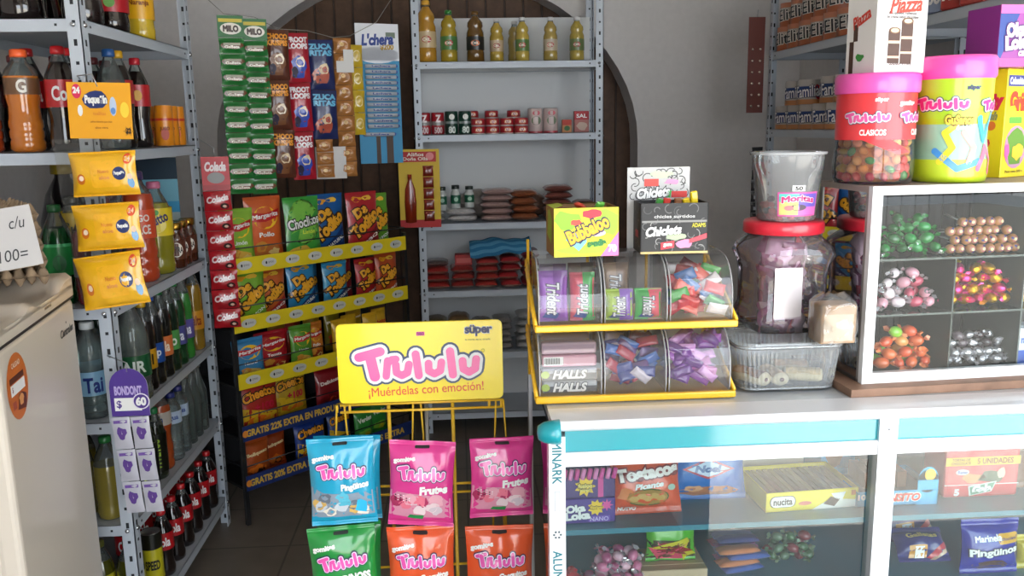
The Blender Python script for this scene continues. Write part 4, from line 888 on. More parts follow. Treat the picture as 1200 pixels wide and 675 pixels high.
stack('seasoning_bag', 'red seasoning bag in the second stack of the fourth shelf', X_(542, 325), 4.2, C4, .11, .17, .042, 3, PW('9a3430'), 13, PW('b88a7a'))
carton('seasoning_box', 'small red box on the second stack of red bags', .085, .08, .05, pm('a82c2c', .5), Art().rect(-.035, .012, .035, .035, pm('c8605a', .5)), (X_(543, 300), 4.2, C4+.116))
stack('seasoning_bag', 'red seasoning bag in the middle stack of the fourth shelf', X_(570, 325), 4.2, C4, .11, .17, .04, 4, PW('ac3a34'), 14, PW('c09a88'))
stack('seasoning_bag', 'red seasoning bag in the stack under the blue towel end', X_(596, 325), 4.2, C4, .1, .17, .042, 4, PW('a02c30'), 15, PW('b88a7a'))
stack('seasoning_bag', 'dark red seasoning bag in the stack behind the candy dispenser', X_(621, 325), 4.2, C4, .09, .17, .05, 4, PW('7a2430'), 16)
tb = MB(); st = [pm('2a6f98', .9, 0, 0, .4), pm('4f90b4', .9, 0, 0, .4)]
for k in range(13):
    v0, v1 = k/13, (k+1)/13
    def tf(u, v, v0=v0, v1=v1):
        a = (v0+(v1-v0)*v)*PI*1.15-.2; x = -.15+.3*u
        return (x, -.07*math.cos(a), .06*math.sin(a)+.007*math.sin(x*24+1+a)+.004*math.sin(x*60+2*a))
    tb.grid(tf, 24, 2, st[k % 2])
tag(tb.build('folded_towel', loc=(X_(586, 300)-.0, 4.2, C4+.178), rot=(0, -.05, 0)), 'folded blue striped cloth lying on the red seasoning bags', 'cloth')
for i, (px, w_, h_) in enumerate(((510, .105, .06), (537, .108, .065), (564, .1, .055))):
    stack('flour_bag', 'brown paper wrapped bag on the lower shelf, %s from the left' % ['first', 'second', 'third'][i], X_(px, 380), 4.2, C5, w_, .17, h_, 3, PW(['6a5a44', '7a5c40', '62564a'][i]), 20+i)
stack('flour_bag', 'grey white flour bag stacked right of the yellow sweets sign', X_(589, 390), 4.2, C5, .09, .16, .035, 5, PW('8a8480'), 25)
stack('flour_bag', 'white flour bag in the rightmost visible stack of the lower shelf', X_(616, 390), 4.2, C5, .11, .16, .04, 5, PW('a8a8a8'), 26)

# ---------------------------------------------------------------- paper rolls on the right racks
R1, R2 = ZR[1]+.0005, ZR[2]+.0005
def roll(name, label, base, word, wc, oc, loc, rot, group):
    t = thing(name, label, 'toilet paper roll', loc, rot, group); R, H = .052, .1
    mb = MB().lathe([(.02, 0), (R*.95, 0), (R, .004), (R, H-.004), (R*.95, H), (.02, H)], pm(base, .4, 0, .4, .3, 60), 24)
    a = Art()
    if word == 'Elite': a.rect(-PI*R*.98, 0, PI*R*.98, H*.34, pm('a85a34', .4), 1).rect(-PI*R*.98, H*.8, PI*R*.98, H, pm('c0795a', .4), 1)
    else: a.rect(-PI*R*.98, H*.28, PI*R*.98, H*.72, pm('1c3c78', .4), 1).rect(-PI*R*.98, 0, PI*R*.98, H*.2, pm('b87a4a', .4), 1).blob(.05, H*.5, .02, .03, pm('b01c2c', .4), 2, seed=2)
    for k in (-1, 0, 1): a.fat(word, k*.108, H*.52, .1, H*.46, [pm(wc, .4), pm(oc, .4)] if word == 'Elite' else [pm(oc, .4), pm(wc, .4)], 3, .015, .035, rot=.08)
    mb.put(a, oncyl(R), .02).build('wrapped_roll', t)
    MB().lathe([(.02, 0), (.018, 0), (.018, H), (.02, H)], pm('8a6a4a', .8), 14).build('cardboard_core', t); return t
e = roll('toilet_paper_roll', 'dark lettered paper roll in the lower layer of the upper shelf, farthest', 'b8aaa0', 'Elite', 'e8e4dc', '16161a', (1.46, 3.78, R1), -.9, 'paper rolls on the upper right shelf')
k = 0
for lay, ys in ((0, (3.66, 3.54, 3.42, 3.3, 3.18)), (1, (3.78, 3.66, 3.54, 3.42, 3.3))):
    for i, y in enumerate(ys):
        dup(e, (1.46+(.01 if lay else 0), y, R1+lay*.1005), -.75+.1*i, 'dark lettered paper roll, %s layer of upper right shelf, %s from far post' % (['lower', 'upper'][lay], (['second', 'third', 'fourth', 'fifth', 'sixth'] if lay == 0 else ['first', 'second', 'third', 'fourth', 'fifth'])[i]))
e = roll('toilet_paper_roll', 'blue lettered paper roll in lower layer of second right shelf, at the far post', 'b4aca8', 'Familia', 'e8e8ee', '10183a', (1.46, 3.76, R2), -.8, 'paper rolls on the second right shelf')
for lay, ys in ((0, (3.63, 3.5, 3.37, 3.24)), (1, (3.66, 3.53, 3.3, 3.18))):
    for i, y in enumerate(ys):
        dup(e, (1.46, y, R2+lay*.1005), -.8+.15*i, 'blue lettered paper roll, %s layer of second right shelf, %s from far post' % (['lower', 'upper'][lay], (['second', 'third', 'fourth', 'fifth'] if lay == 0 else ['first', 'second', 'third', 'fourth'])[i]))
for i, (px, c, w_) in enumerate(((1096, '8a9ab4', '100'), (1120, 'a8342c', 'Rin'), (1143, 'b04038', 'Rin'))):
    p = hit(px, 5, 'X', 1.45)
    carton('wrapped_pack', ['blue and white wrapped pack at the top right shelf edge', 'red wrapped pack beside the blue and white pack', 'red wrapped pack nearest on the upper right shelf'][i], .09, .09, .1, foil(c), Art().text(w_, 0, .05, .06, .035, Wt, 2, .04), (1.47, min(2.85, p.y), R1), -1.2, cat='pack', flap=False, b=.01)
A_, B_ = hit(876, 20, 'Y', 3.9), hit(895, 132, 'Y', 3.9)
t = thing('candy_strip', 'brown hanging strip with shiny round dots on right rack post', 'candy strip', ((A_.x+B_.x)/2, 3.9, B_.z)); hh = A_.z-B_.z; ww = .075
MB().box((0, 0, hh/2), (ww, .002, hh), pm('6a3026', .5)).build('backing_strip', t)
for i in range(12):
    MB().ball((((i % 2)-.5)*.034, -.004, .03+(i//2)*.05), (.007, .005, .007), pm('d8c0b0', .12, .9)).build('foil_dot', t)
MB().tube([(0, 0, hh), (0, -.01, hh+.03)], .0016, pm('c0c2c4', .3, .8), 5).build('wire_hook', t)
A_, B_ = hit(877, 172, 'Y', 3.88), hit(889, 262, 'Y', 3.88)
sachet_strip('black_sachet_strip', 'thin black and white sachet strip hanging low on right rack post', (1.37, 3.88, A_.z), .05, 7, (A_.z-B_.z)/7-.002, foil('1c1c20'), lambda w, h: Art().rect(-w*.3, h*.3, w*.3, h*.6, foil('a8a8b0'), 1), 0)
# ---------------------------------------------------------------- bubble lettering used on the sweets sign and pouches
STROKES = [([(200, 235), (340, 200)], 30), ([(272, 228), (298, 368)], 34), ([(386, 262), (372, 368)], 24), ([(386, 280), (412, 256), (440, 254)], 24),
           ([(438, 292), (440, 345), (475, 366), (512, 348), (524, 292)], 25), ([(570, 225), (586, 370)], 26), ([(652, 290), (652, 340), (688, 362), (728, 342), (737, 284)], 25),
           ([(796, 212), (810, 372)], 27), ([(876, 280), (880, 335), (918, 358), (958, 335), (966, 270)], 26)]
def bubble(a, cx, cy, w, mats, l=2, rot=0., grow=(34, 20, 0), hs=1.):
    s = w/880; c, d = math.cos(rot), math.sin(rot)
    q_ = 0
    for i, (m, g) in enumerate(zip(mats, grow)):
        for pts, r in STROKES:
            P = [((x-583)*s, (290-y)*s*hs) for x, y in pts]; R = (r+g)*s
            P = [(x*c-y*d+cx, x*d+y*c+cy) for x, y in P]
            for p in P: q_ += 1; a.ell(p[0], p[1], R, R, m, l+i+.015*q_, 14)
            for p, q in zip(P[:-1], P[1:]):
                dx, dy = q[0]-p[0], q[1]-p[1]; L = math.hypot(dx, dy); nx, ny = -dy/L*R, dx/L*R
                q_ += 1; a.poly([(p[0]-nx, p[1]-ny), (q[0]-nx, q[1]-ny), (q[0]+nx, q[1]+ny), (p[0]+nx, p[1]+ny)], m, l+i+.015*q_)
    return a
PINK, NAVY = pm('ea4c94', .35, 0, .3), pm('3a4a6a', .4)

# ---------------------------------------------------------------- glass counter
TEAL = pm('0c8f9c', .3, 0, 1.); TEAL.node_tree.nodes['Principled BSDF'].inputs['Coat IOR'].default_value = 1.5; ALU = pm('e2e4e8', .3, 0, .4); TB = pm('147a90', .35, 0, .3)
X0, X1, Y0, Y1 = .143, 1.62, 1.4, 1.86
t = thing('glass_counter', 'white aluminium glass counter with teal strips and printed left post', 'counter', (X0, Y0, 0))
W_, D_ = X1-X0, Y1-Y0
mb = MB().span((.006, -.0, .984), (W_, .07, 1.0), ALU).span((.006, .07, .984), (W_, D_, .9995), pm('c4c8cc', .25, 0, .5))
mb.grid(lambda u, v: (.012+u*(W_-.012), -.008*math.sin(v*PI), .982+.018*v), 1, 10, ALU, flip=False)
mb.build('worktop', t)
cap = MB().lathe([(0, -.02), (.012, -.018), (.018, -.008), (.021, .006), (.022, .02), (0, .022)], pm('0f8f9c', .35, 0, .5), 16, Matrix.Translation((.0, .004, .98)) @ Matrix.Rotation(PI/2, 4, 'Y')); cap.build('corner_cap', t)
def ctext(a):
    tc = pm('0e6f7c', .4)
    a.text('MINARK', .014, .925, .078, .016, tc, 1, .02, 0, -PI/2).text('ALUMINARK', .014, .7, .118, .016, tc, 1, .02, 0, -PI/2)
    for k in range(6): a.ell(.014+.006*math.cos(k*PI/3), .79+.006*math.sin(k*PI/3), .0022, .0022, pm('4a5a60', .4), 1, 8)
    a.rect(.009, .835, .019, .872, pm('b4bac0', .4), 1).rect(.0105, .8365, .0175, .8705, ALU, 2); return a
MB().span((0, 0, 0), (.029, .03, .972), ALU).put(ctext(Art()), lambda x, y, l: (x, -EPS*l, y), smooth=False).build('front_post', t)
MB().span((0, D_-.03, 0), (.029, D_, .984), ALU).build('back_post', t)
pm_x = .732-X0
MB().span((pm_x, -.003, .0), (pm_x+.034, .03, .984), ALU).lathe([(0, .001), (.003, 0)], pm('8a8c90', .3, .8), 8, Matrix.Translation((pm_x+.017, -.0035, .965)) @ Matrix.Rotation(PI/2, 4, 'X')).build('middle_post', t)
MB().span((W_-.03, 0, 0), (W_, .03, .984), ALU).build('end_post', t)
for a_, b_ in ((.029, pm_x), (pm_x+.034, W_-.03)):
    MB().span((a_, .004, .942), (b_, .012, .984), TEAL).build('teal_strip', t)
    MB().span((a_, 0, .9165), (b_, .014, .9425), ALU).build('frame_rail', t); MB().span((a_, .0, .08), (b_, .02, .12), ALU).build('lower_rail', t)
    MB().add([(a_, .016, .12), (b_, .016, .12), (b_, .016, .918), (a_, .016, .918)], [(0, 1, 2, 3)], clear('eaf4f4', .015, .0, 1.5, 0, 40, 2.0)).build('front_pane', t)
MB().add([(.004, .03, .12), (.004, D_-.03, .12), (.004, D_-.03, .98), (.004, .03, .98)], [(0, 1, 2, 3)], clear('dfeceb', .06, .0, 1.5, 0, 40, 1.6)).build('side_pane', t)
MB().span((.01, .03, .772), (W_, .30, .782), TB).build('upper_shelf', t)
MB().span((.01, .03, .62), (W_, .42, .628), TB).build('lower_shelf', t)
MB().span((.01, .02, .1), (W_, D_-.01, .12), ALU).build('floor_panel', t)
for x in (.43, 1.2): MB().span((x, .31, .12), (x+.012, .325, .984), pm('a8b4bc', .3, .6)).build('shelf_bracket', t)
MB().span((.03, D_-.012, .1), (W_-.03, D_-.008, .98), pm('4a4e54', .4)).build('back_door', t)

# things inside the counter
US, LS = .7825, .6285
def wx(px, Y, py=600): return hit(px, py, 'Y', Y).x
def box_open(name, label, w, d, h, m, inner, art, loc, rot=0, cat='display box', side=None, th=.002, back=0.):
    """open topped carton: four walls and a base, back wall may rise by `back`"""
    t = thing(name, label, cat, loc, rot)
    mb = MB().span((-w/2, -d/2, 0), (w/2, d/2, th), m)
    mb.span((-w/2, -d/2, 0), (w/2, -d/2+th, h), m).span((-w/2, d/2-th, 0), (w/2, d/2, h+back), m).span((-w/2, -d/2, 0), (-w/2+th, d/2, h), m).span((w/2-th, -d/2, 0), (w/2, d/2, h), m)
    if art: mb.put(art, lambda x, y, l: (x, -d/2-EPS*l, y), smooth=False)
    if side: mb.put(side, lambda x, y, l: (-w/2-EPS*l, -x, y), smooth=False)
    mb.build('carton', t)
    if inner: MB().span((-w/2+th, -d/2+th, th), (w/2-th, d/2-th, h*.55), inner).build('inner_tray', t)
    return t
PU, PK = pm('3c2370', .4), pm('d84a9a', .4)
a = Art().fat('Oka', -.024, .03, .034, .013, [pm('2a1860', .4), WHT], 2, .06, .06, rot=.1).fat('Loka', -.02, .016, .044, .014, [pm('2a1860', .4), WHT], 2, .06, .06, rot=.05).star(.014, .03, .011, .016, 9, pm('f0c828', .4), 1).fat('fusion', .014, .031, .022, .006, [BLK, pm('f0c828', .4)], 3, .04, .1).rect(.0, .002, .04, .014, pm('6a4ab0', .4), 1).text('NANO', .02, .008, .034, .008, pm('c8b8e8', .4), 2).star(.034, .034, .006, .012, 8, PK, 1)
x = wx(688, 1.5)
carton('candy_box', 'purple candy box with white lettering, lower one in the left of the counter', .1, .09, .048, pm('43288a', .4), a, (x-.005, 1.5, US), .02)
a = Art().star(-.006, .022, .013, .02, 9, pm('f0c828', .4), 1).fat('fusion', -.006, .024, .026, .008, [BLK, pm('f4e070', .4)], 3, .04, .1).fat('pop!', -.006, .015, .018, .007, [BLK, pm('f4e070', .4)], 3, .04, .1).rect(.018, .0, .028, .04, PK, 1)
t = box_open('candy_box', 'open purple display box with pink edge stacked on the purple candy box', .1, .085, .04, PU, pm('7a3aa0', .5), a, (x-.005, 1.5, US+.049), .02)
for k in range(9): MB().tube([(-.046+.0115*k, -.043, .036), (-.041+.0115*k, -.04, .055)], .0045, pm(['d8489a', 'e88ac0'][k % 2], .35), 6).build('candy_wrapper_edge', t)
def a_tost(w, h):
    a = Art(); a.ell(w*.0, h*.28, w*.32, h*.14, foil('3a5a20'), 1).ell(w*.0, h*.28, w*.3, h*.12, foil('a8803a'), 2)
    for k in range(5): a.blob(-w*.2+k*w*.1, h*.27+(k % 2)*h*.03, w*.07, h*.05, foil('c8a058'), 3, seed=k)
    a.blob(-w*.32, h*.34, w*.12, h*.1, foil('d87838'), 2, seed=3).blob(w*.02, h*.88, w*.2, h*.03, foil('c89040'), 2, seed=8)
    a.fat('Tostacos', 0, h*.67, w*.9, h*.17, [foil('7a1418'), foil('f6ece4')], 4, .06, .09, rot=.1).text('Picante', w*.02, h*.47, w*.42, h*.08, Wt, 4, .05, .2, rot=.08)
    a.text('RAMO', 0, h*.93, w*.26, h*.04, foil('2a3a7a'), 3, .05).rect(w*.2, h*.84, w*.46, h*.93, foil('e8b838'), 2).ell(w*.36, h*.42, w*.06, h*.05, foil('a8c8b8'), 3).text('NUEVO', -w*.28, h*.1, w*.26, h*.06, foil('e8e0d8'), 3, .05); return a
x0, x1 = wx(714, 1.5), wx(796, 1.5)
bag('corn_chip_bag', 'orange red corn chip bag leaning inside the counter', x1-x0, .12, .045, foil('dc5530'), a_tost((x1-x0), .12), ((x0+x1)/2, 1.485, US), (-.22, 0, .03), seed=91)
x0, x1 = wx(782, 1.52), wx(872, 1.52)
def a_blue(w, h):
    a = Art(); a.poly([(-w*.36, h*.52), (-w*.02, h*.7), (w*.34, h*.52), (-w*.02, h*.36)], foil('b82a3a'), 1).poly([(-w*.3, h*.52), (-w*.02, h*.66), (w*.28, h*.52), (-w*.02, h*.4)], foil('c8d8ec'), 2).text('Noel', -w*.02, h*.53, w*.34, h*.1, foil('2a5a9a'), 3, .06, .2)
    return a.blob(w*.05, h*.16, w*.4, h*.1, foil('c8805a'), 1, seed=4).blob(-w*.2, h*.2, w*.14, h*.06, foil('e0a880'), 2, seed=7).poly([(-w*.1, h*.8), (w*.1, h*.96), (w*.2, h*.8)], foil('6ab8e8'), 1)
bag('biscuit_bag', 'bright blue bag with a red and white diamond inside the counter', x1-x0, .122, .05, foil('1c6ab8'), a_blue(x1-x0, .122), ((x0+x1)/2+.006, 1.535, US), (-.18, 0, -.02), seed=92)
# wafer tray box
x0, x1 = wx(889, 1.49), wx(998, 1.49); w = x1-x0
a = Art().rrect(-w*.46, .008, -w*.18, .031, .01, pm('3a3830', .4), 1).rrect(-w*.45, .009, -w*.19, .03, .009, WHT, 2).text('nucita', -w*.32, .0195, w*.2, .012, pm('2a2a28', .4), 3, .03).poly([(w*.0, .0), (w*.5, .0), (w*.5, .014), (w*.2, .02)], pm('e8e8e0', .4), 1).poly([(w*.12, .01), (w*.2, .024), (w*.3, .018), (w*.24, .004)], pm('2a2420', .4), 2).poly([(w*.2, .03), (w*.36, .032), (w*.32, .014), (w*.24, .02)], WHT, 2).rect(w*.42, .024, w*.47, .034, pm('d88030', .4), 2).ell(-w*.08, .014, w*.07, .004, pm('d87a6a', .4), 2)
t = box_open('wafer_display_box', 'yellow open wafer display box with white oval logo inside the counter', w, .13, .038, pm('e8d428', .4), None, a, ((x0+x1)/2, 1.535, US), .06)
for k in range(14): MB().box((-w/2+.012+k*(w-.024)/13, 0, .018), (.009, .12, .028), foil(['8a7a5a', 'a89468', '7a6a60'][k % 3])).build('wafer_packet', t)
# things behind the wafer tray
p = hit(900, 560, 'Y', 1.66)
carton('cookie_box', 'white box with dark cookie picture behind the yellow wafer box', .13, .05, .11, pm('dcd8d0', .5), Art().poly([(-.06, .06), (.05, .1), (.05, .085), (-.06, .045)], pm('4a3428', .4)).ell(.0, .095, .016, .02, pm('d84a5a', .4), 2).text('10', .048, .1, .02, .016, pm('c02a3a', .4), 3, .05), (p.x, 1.66, US))
p = hit(972, 570, 'Y', 1.64)
carton('cookie_box', 'light blue cake box standing behind the right end of the wafer box', .085, .06, .1, pm('2f9ad0', .4), Art().blob(-.01, .05, .024, .03, pm('8a5a3a', .4), 1, seed=2).blob(.02, .06, .012, .02, pm('e8e0d0', .4), 2, seed=3).rect(-.03, .0, .03, .014, pm('223a6a', .4)), (p.x, 1.65, US), .25)
x0, x1 = wx(1003, 1.47), wx(1098, 1.47); w = x1-x0
a = Art().text('GANSITO', -.002, .017, .09, .014, pm('f0f0f0', .4), 2, .12, .2).text('GANSITO', -.002, .017, .09, .014, pm('d8301c', .4), 3, .04, .2).text('10', -w*.44, .02, .014, .01, WHT, 3, .05)
a.ell(w*.36, .05, .02, .026, pm('2aa8d8', .4), 1).rect(w*.36-.02, .0, w*.36+.02, .05, pm('2aa8d8', .4), 1).ell(w*.38, .06, .011, .012, pm('e8b838', .4), 2)
t = box_open('cake_display_box', 'blue cake tray box with red lettering behind the middle post', w, .12, .03, pm('1f9ccc', .4), pm('3a5a6a', .5), a, ((x0+x1)/2, 1.53, US), .0)
for k in range(4): MB().box((-.035+k*.022, .02, .028), (.018, .07, .04), foil('8a5a40')).build('cake_packet', t)
MB().span((w*.36-.02, -.0615, .03), (w*.36+.02, -.06, .05), pm('2aa8d8', .4)).lathe([(0, 0), (.02, 0)], pm('2aa8d8', .4), 18, Matrix.Translation((w*.36, -.0605, .05)) @ Matrix.Rotation(PI/2, 4, 'X')).build('raised_header', t)
x0, x1 = wx(1104, 1.49), wx(1190, 1.49); w = x1-x0; h = .1
a = Art().rect(-w/2, .066, w/2, .083, pm('e8c038', .4), 1).text('TORTAS DE', -w*.3, .078, w*.24, .005, pm('7a1c14', .4), 2).text('CHOCOLATE', -w*.3, .071, w*.26, .005, pm('7a1c14', .4), 2).text('5 UNIDADES', w*.16, .0745, w*.48, .011, pm('8a2418', .4), 2, .02)
a.poly([(-w*.16, .004), (-w*.18, .024), (w*.2, .033), (w*.14, .012)], pm('e8f0e8', .4), 2).poly([(-w*.14, .006), (-w*.16, .022), (w*.18, .031), (w*.12, .013)], pm('0f7a5a', .4), 3).text('Gala', 0, .018, w*.24, .014, WHT, 4, .08, .2, rot=.12).text('5', -w*.33, .012, .008, .012, WHT, 2, .06)
a.blob(-w*.12, .04, w*.14, .01, pm('c8905a', .4), 1, seed=2).blob(w*.12, .042, w*.18, .012, pm('4a5a40', .4), 1, seed=3).blob(w*.26, .05, .008, .012, pm('e0c8b0', .4), 2, seed=4).ell(-w*.27, .053, w*.09, .006, pm('e8e0e0', .4), 2).text('Ramo', -w*.27, .053, w*.12, .006, pm('2a4a9a', .4), 3, .04).rect(-w/2, .026, w/2, .0275, WHT, 1)
t = thing('cake_multipack', 'red multipack of small cakes with yellow band inside the counter', 'pack', ((x0+x1)/2, 1.53, US))
mb = MB().box((0, 0, h/2), (w, .08, h), foil('cc2030', .3, .3, 20), b=.006, seg=2).put(a, lambda x, y, l: (x, -.04-EPS*l, y), smooth=False)
mb.put(Art().poly([(-.025, .03), (.025, .03), (.0, -.02)], pm('0f6a50', .4), 1), lambda x, y, l: (x, y, h+EPS*l), smooth=False).build('wrapped_pack', t)
MB().grid(lambda u, v: (-w/2-.002+(w+.004)*u, -.042, h*v), 6, 6, clear('ffffff', .03, .1, 1.4, .6, 20)).build('clear_film', t)
p = hit(1197, 570, 'Y', 1.52)
o = bag('cake_pack', 'brown clear wrapped cake pack at the right edge inside the counter', .09, .09, .06, foil('8a6a58'), Art().blob(0, .045, .03, .03, foil('c8a890'), 1, seed=3), (p.x+.03, 1.53, US), (0, 0, .1), seed=93)
# lower shelf
R = random.Random(3)
def twist(name, label, group, loc, r, col, tail, n, span, rs=1, art2=None, cat='candy', zl=None, up=1.3, pos=None, stick=None, sc=(.9, 1.1)):
    """a heap of wrapped sweets: ball with two twisted wrapper ends"""
    protos = []
    for ci, c in enumerate(col):
        mb = MB().ball((0, 0, 0), (r*1.15, r*.85, r*.85), c, n=10, k=6)
        for s in (-1, 1):
            V = [(s*r*.95, 0, 0)]+[(s*r*(1.7+.15*math.cos(3*k)), r*.75*math.cos(2*PI*k/8), r*.45*math.sin(2*PI*k/8)) for k in range(9)]
            mb.add(V, [(0, k+1, k+2) for k in range(8)], tail[ci % len(tail)])
        if art2: mb.ball((0, -r*.35, r*.35), (r*.7, r*.5, r*.5), art2[ci % len(art2)], n=8, k=5)
        protos.append(mb.mesh(name))
    R = random.Random(rs); k = 0
    for P in pos:
        o = bpy.data.objects.new(name, protos[k % len(protos)]); COL.objects.link(o); o.location = (loc[0]+P[0], loc[1]+P[1], loc[2]+P[2])
        o.rotation_euler = (R.uniform(-.6, .6), R.uniform(-.5, .5), R.uniform(0, PI)); q = R.uniform(*sc); o.scale = (q, q, q)
        tag(o, label+(', '+P[3] if len(P) > 3 else ''), cat, group); k += 1
LAY = ['bottom', 'second', 'third', 'top']; NTH = ['first', 'second', 'third', 'fourth', 'fifth', 'sixth', 'seventh', 'eighth', 'ninth']
def heap(nx, ny, nz, dx, dy, dz, rs=1, j=.25):
    R = random.Random(rs); P = []
    for k in range(nz):
        nk = nx-(k+1)//2
        for i in range(nk):
            for q in range(max(1, ny-k//2)):
                P.append(((i-(nk-1)/2)*dx+R.uniform(-j, j)*dx*.6, (q-(max(1, ny-k//2)-1)/2)*dy+R.uniform(-j, j)*dy*.6, dz*(.5+.85*k), '%s layer, %s row, %s from left' % (LAY[k], ['front', 'middle', 'back'][q] if q < 3 else 'back', NTH[i])))
    return P
x = wx(725, 1.5, 660)
twist('wrapped_candy', 'pink wrapped candy on the lower shelf', 'pink wrapped candies on the lower counter shelf', (x, 1.5, LS), .0115, [foil('d87aa0'), foil('e8b8c8'), foil('b04a7a')], [clear('f0e8f0', .35, .1, 1.5, .4, 60)], 0, 0, 3, pos=heap(5, 3, 4, .024, .025, .022, 4))
x = wx(672, 1.5, 670)
twist('wrapped_candy', 'red candy at the lower shelf left end', 'red candies on the lower counter shelf', (x, 1.49, LS), .011, [foil('b8202c'), foil('d8303c')], [foil('d8404a')], 0, 0, 5, pos=heap(2, 3, 2, .024, .024, .02, 6))
x0, x1 = wx(757, 1.52), wx(816, 1.52); w = x1-x0
carton('cardboard_box', 'plain beige cardboard box under the green candy pouch', w+.03, .09, .035, pm('c8b090', .7), None, ((x0+x1)/2, 1.53, LS))
def a_green(w, h):
    a = Art().rect(-w*.5, h*.0, w*.5, h*.45, foil('3a3a22'), 1).text('dulces surtidos', 0, h*.82, w*.7, h*.07, foil('d8e8b0'), 2).text('bolsa', w*.1, h*.7, w*.3, h*.05, foil('d8e8b0'), 2)
    for k in range(16):
        R2 = random.Random(k); a.poly([(q[0]*.012+R2.uniform(-.4, .4)*w, q[1]*.007+R2.uniform(.06, .46)*h) for q in ((-1, -1), (1, -.6), (1, 1), (-1, .7))], foil(['c8c020', '8a1c24', 'd84a6a', '1c1c1c', '5a3a20'][k % 5]), 2+k % 3)
    return a
bag('candy_pouch', 'green topped pouch of dark sweets on the lower counter shelf', w, .105, .035, foil('4fae2c'), a_green(w, .105), ((x0+x1)/2, 1.52, LS+.036), (-.1, 0, 0), seed=94)
for k in range(11):
    R2 = random.Random(k+40); x = wx(862, 1.56, 660)
    tag(pillow(.085, .03, .014, foil(['4a6ab8', 'd87ab0', '8a9ad0', 'e08a5a', '3a4a8a', 'c04a6a'][k % 6])).build('chocolate_bar', loc=(x+R2.uniform(-.012, .012), 1.52+.035*(k % 3), LS+.008+.0125*(k//3+(k % 3)*.3)), rot=(0, 0, .12+R2.uniform(-.15, .15))), '%s foil chocolate bar in the pile, %s from bottom of the %s column' % (['blue', 'pink', 'lilac', 'orange', 'dark blue', 'red'][k % 6], NTH[k//3], ['front', 'middle', 'back'][k % 3]), 'chocolate bar', 'foil chocolate bars on the lower counter shelf')
x = wx(925, 1.58, 655)
twist('wrapped_candy', 'dark wrapped candy right of foil bars', 'green and red candies on the lower counter shelf', (x, 1.58, LS), .011, [foil('3a6a3c'), foil('8a2a34'), foil('5a7a5a')], [foil('6a8a6a')], 0, 0, 7, pos=heap(4, 2, 3, .026, .026, .02, 8))
def a_choc2(w, h): return Art().rect(-w*.3, h*.05, w*.05, h*.35, foil('c88a2a'), 1).text('1', -w*.1, h*.2, w*.1, h*.2, Wt, 2, .04).poly([(w*.05, h*.1), (w*.48, h*.5), (w*.48, h*.35), (w*.2, h*.05)], foil('b82a3a'), 1).poly([(w*.1, h*.04), (w*.45, h*.3), (w*.45, h*.2), (w*.2, h*.03)], foil('c8a890'), 2).text('Galletas', 0, h*.65, w*.6, h*.14, foil('d8c070'), 2, .04)
bag('cookie_pouch', 'dark blue cookie pouch with gold corner, front one on lower right', .1, .07, .045, foil('1c2470'), a_choc2(.1, .07), (wx(1078, 1.5, 650), 1.48, LS+.03), (-.9, 0, -.05), seed=95)
bag('cookie_pouch', 'dark blue cookie pouch lying behind the front dark blue one', .11, .08, .045, foil('221f60'), a_choc2(.11, .08), (wx(1065, 1.56, 630), 1.55, LS+.04), (-.8, 0, .1), seed=96)
def a_ping(w, h): return Art().text('Marinela', -w*.12, h*.7, w*.44, h*.1, Wt, 2, .05, .1, rot=.1).rrect(w*.05, h*.6, w*.44, h*.78, .005, foil('e0a828'), 1).text('chocolate', w*.25, h*.69, w*.3, h*.05, foil('3a2a6a'), 2).fat('Pingüinos', 0, h*.45, w*.84, h*.16, [foil('10143a'), Wt], 3, .04, .08, rot=.08).blob(0, h*.2, w*.3, h*.12, foil('4a2c20'), 1, seed=4)
x0, x1 = wx(1130, 1.47, 650), wx(1197, 1.47, 650)
bag('cake_pouch', 'glossy dark blue cake pouch standing in the lower right of the counter', x1-x0, .11, .04, foil('1f2a9a', .2), a_ping(x1-x0, .11), ((x0+x1)/2, 1.48, LS), (-.08, 0, 0), seed=97)
bag('cake_pouch', 'yellow edged pouch at the right edge of the lower counter shelf', .06, .07, .03, foil('c8b428'), None, (x1+.035, 1.49, LS), (-.08, 0, 0), seed=98)
# ---------------------------------------------------------------- candy dispenser on the counter
ZT = 1.0005; YW = pm('e8b41c', .35, 0, .4)
bx = [wx(631, 1.5, 470), wx(709, 1.5, 468), wx(782, 1.5, 466), wx(857, 1.5, 463)]
t = thing('candy_dispenser', 'yellow wire dispenser with two tiers of curved clear bins on the counter', 'candy dispenser', (bx[0], 1.5, ZT))
L3 = bx[3]-bx[0]; TZ = [.012, .146]
for z in TZ:
    MB().box((L3/2, -.004, z-.004), (L3+.012, .012, .013), YW, b=.003, seg=2).build('front_rail', t)
    for x in (-.004, L3+.004):
        for dz in (0, .018): MB().tube([(x, -.004, z+dz*.4-.004), (x, .19, z+.075+dz), (x, .2, z+.07+dz*.5)], .0035, YW, 6).build('side_wire', t)
    MB().box((L3/2, .1, z-.005), (L3, .19, .003), YW).build('tier_base', t)
for k in range(4): MB().tube([(k*L3/3+(0 if k < 3 else -.0), .195, 0), (k*L3/3, .195, .28)], .003, YW, 6).build('back_wire', t)
CL = clear('f4f4f4', .05, .04, 1.45, 0, 40, 1.5)
BP = [(.004, 0), (.001, .027), (.003, .054), (.012, .081), (.03, .102), (.055, .114), (.085, .118), (.15, .118)]
binloc = []
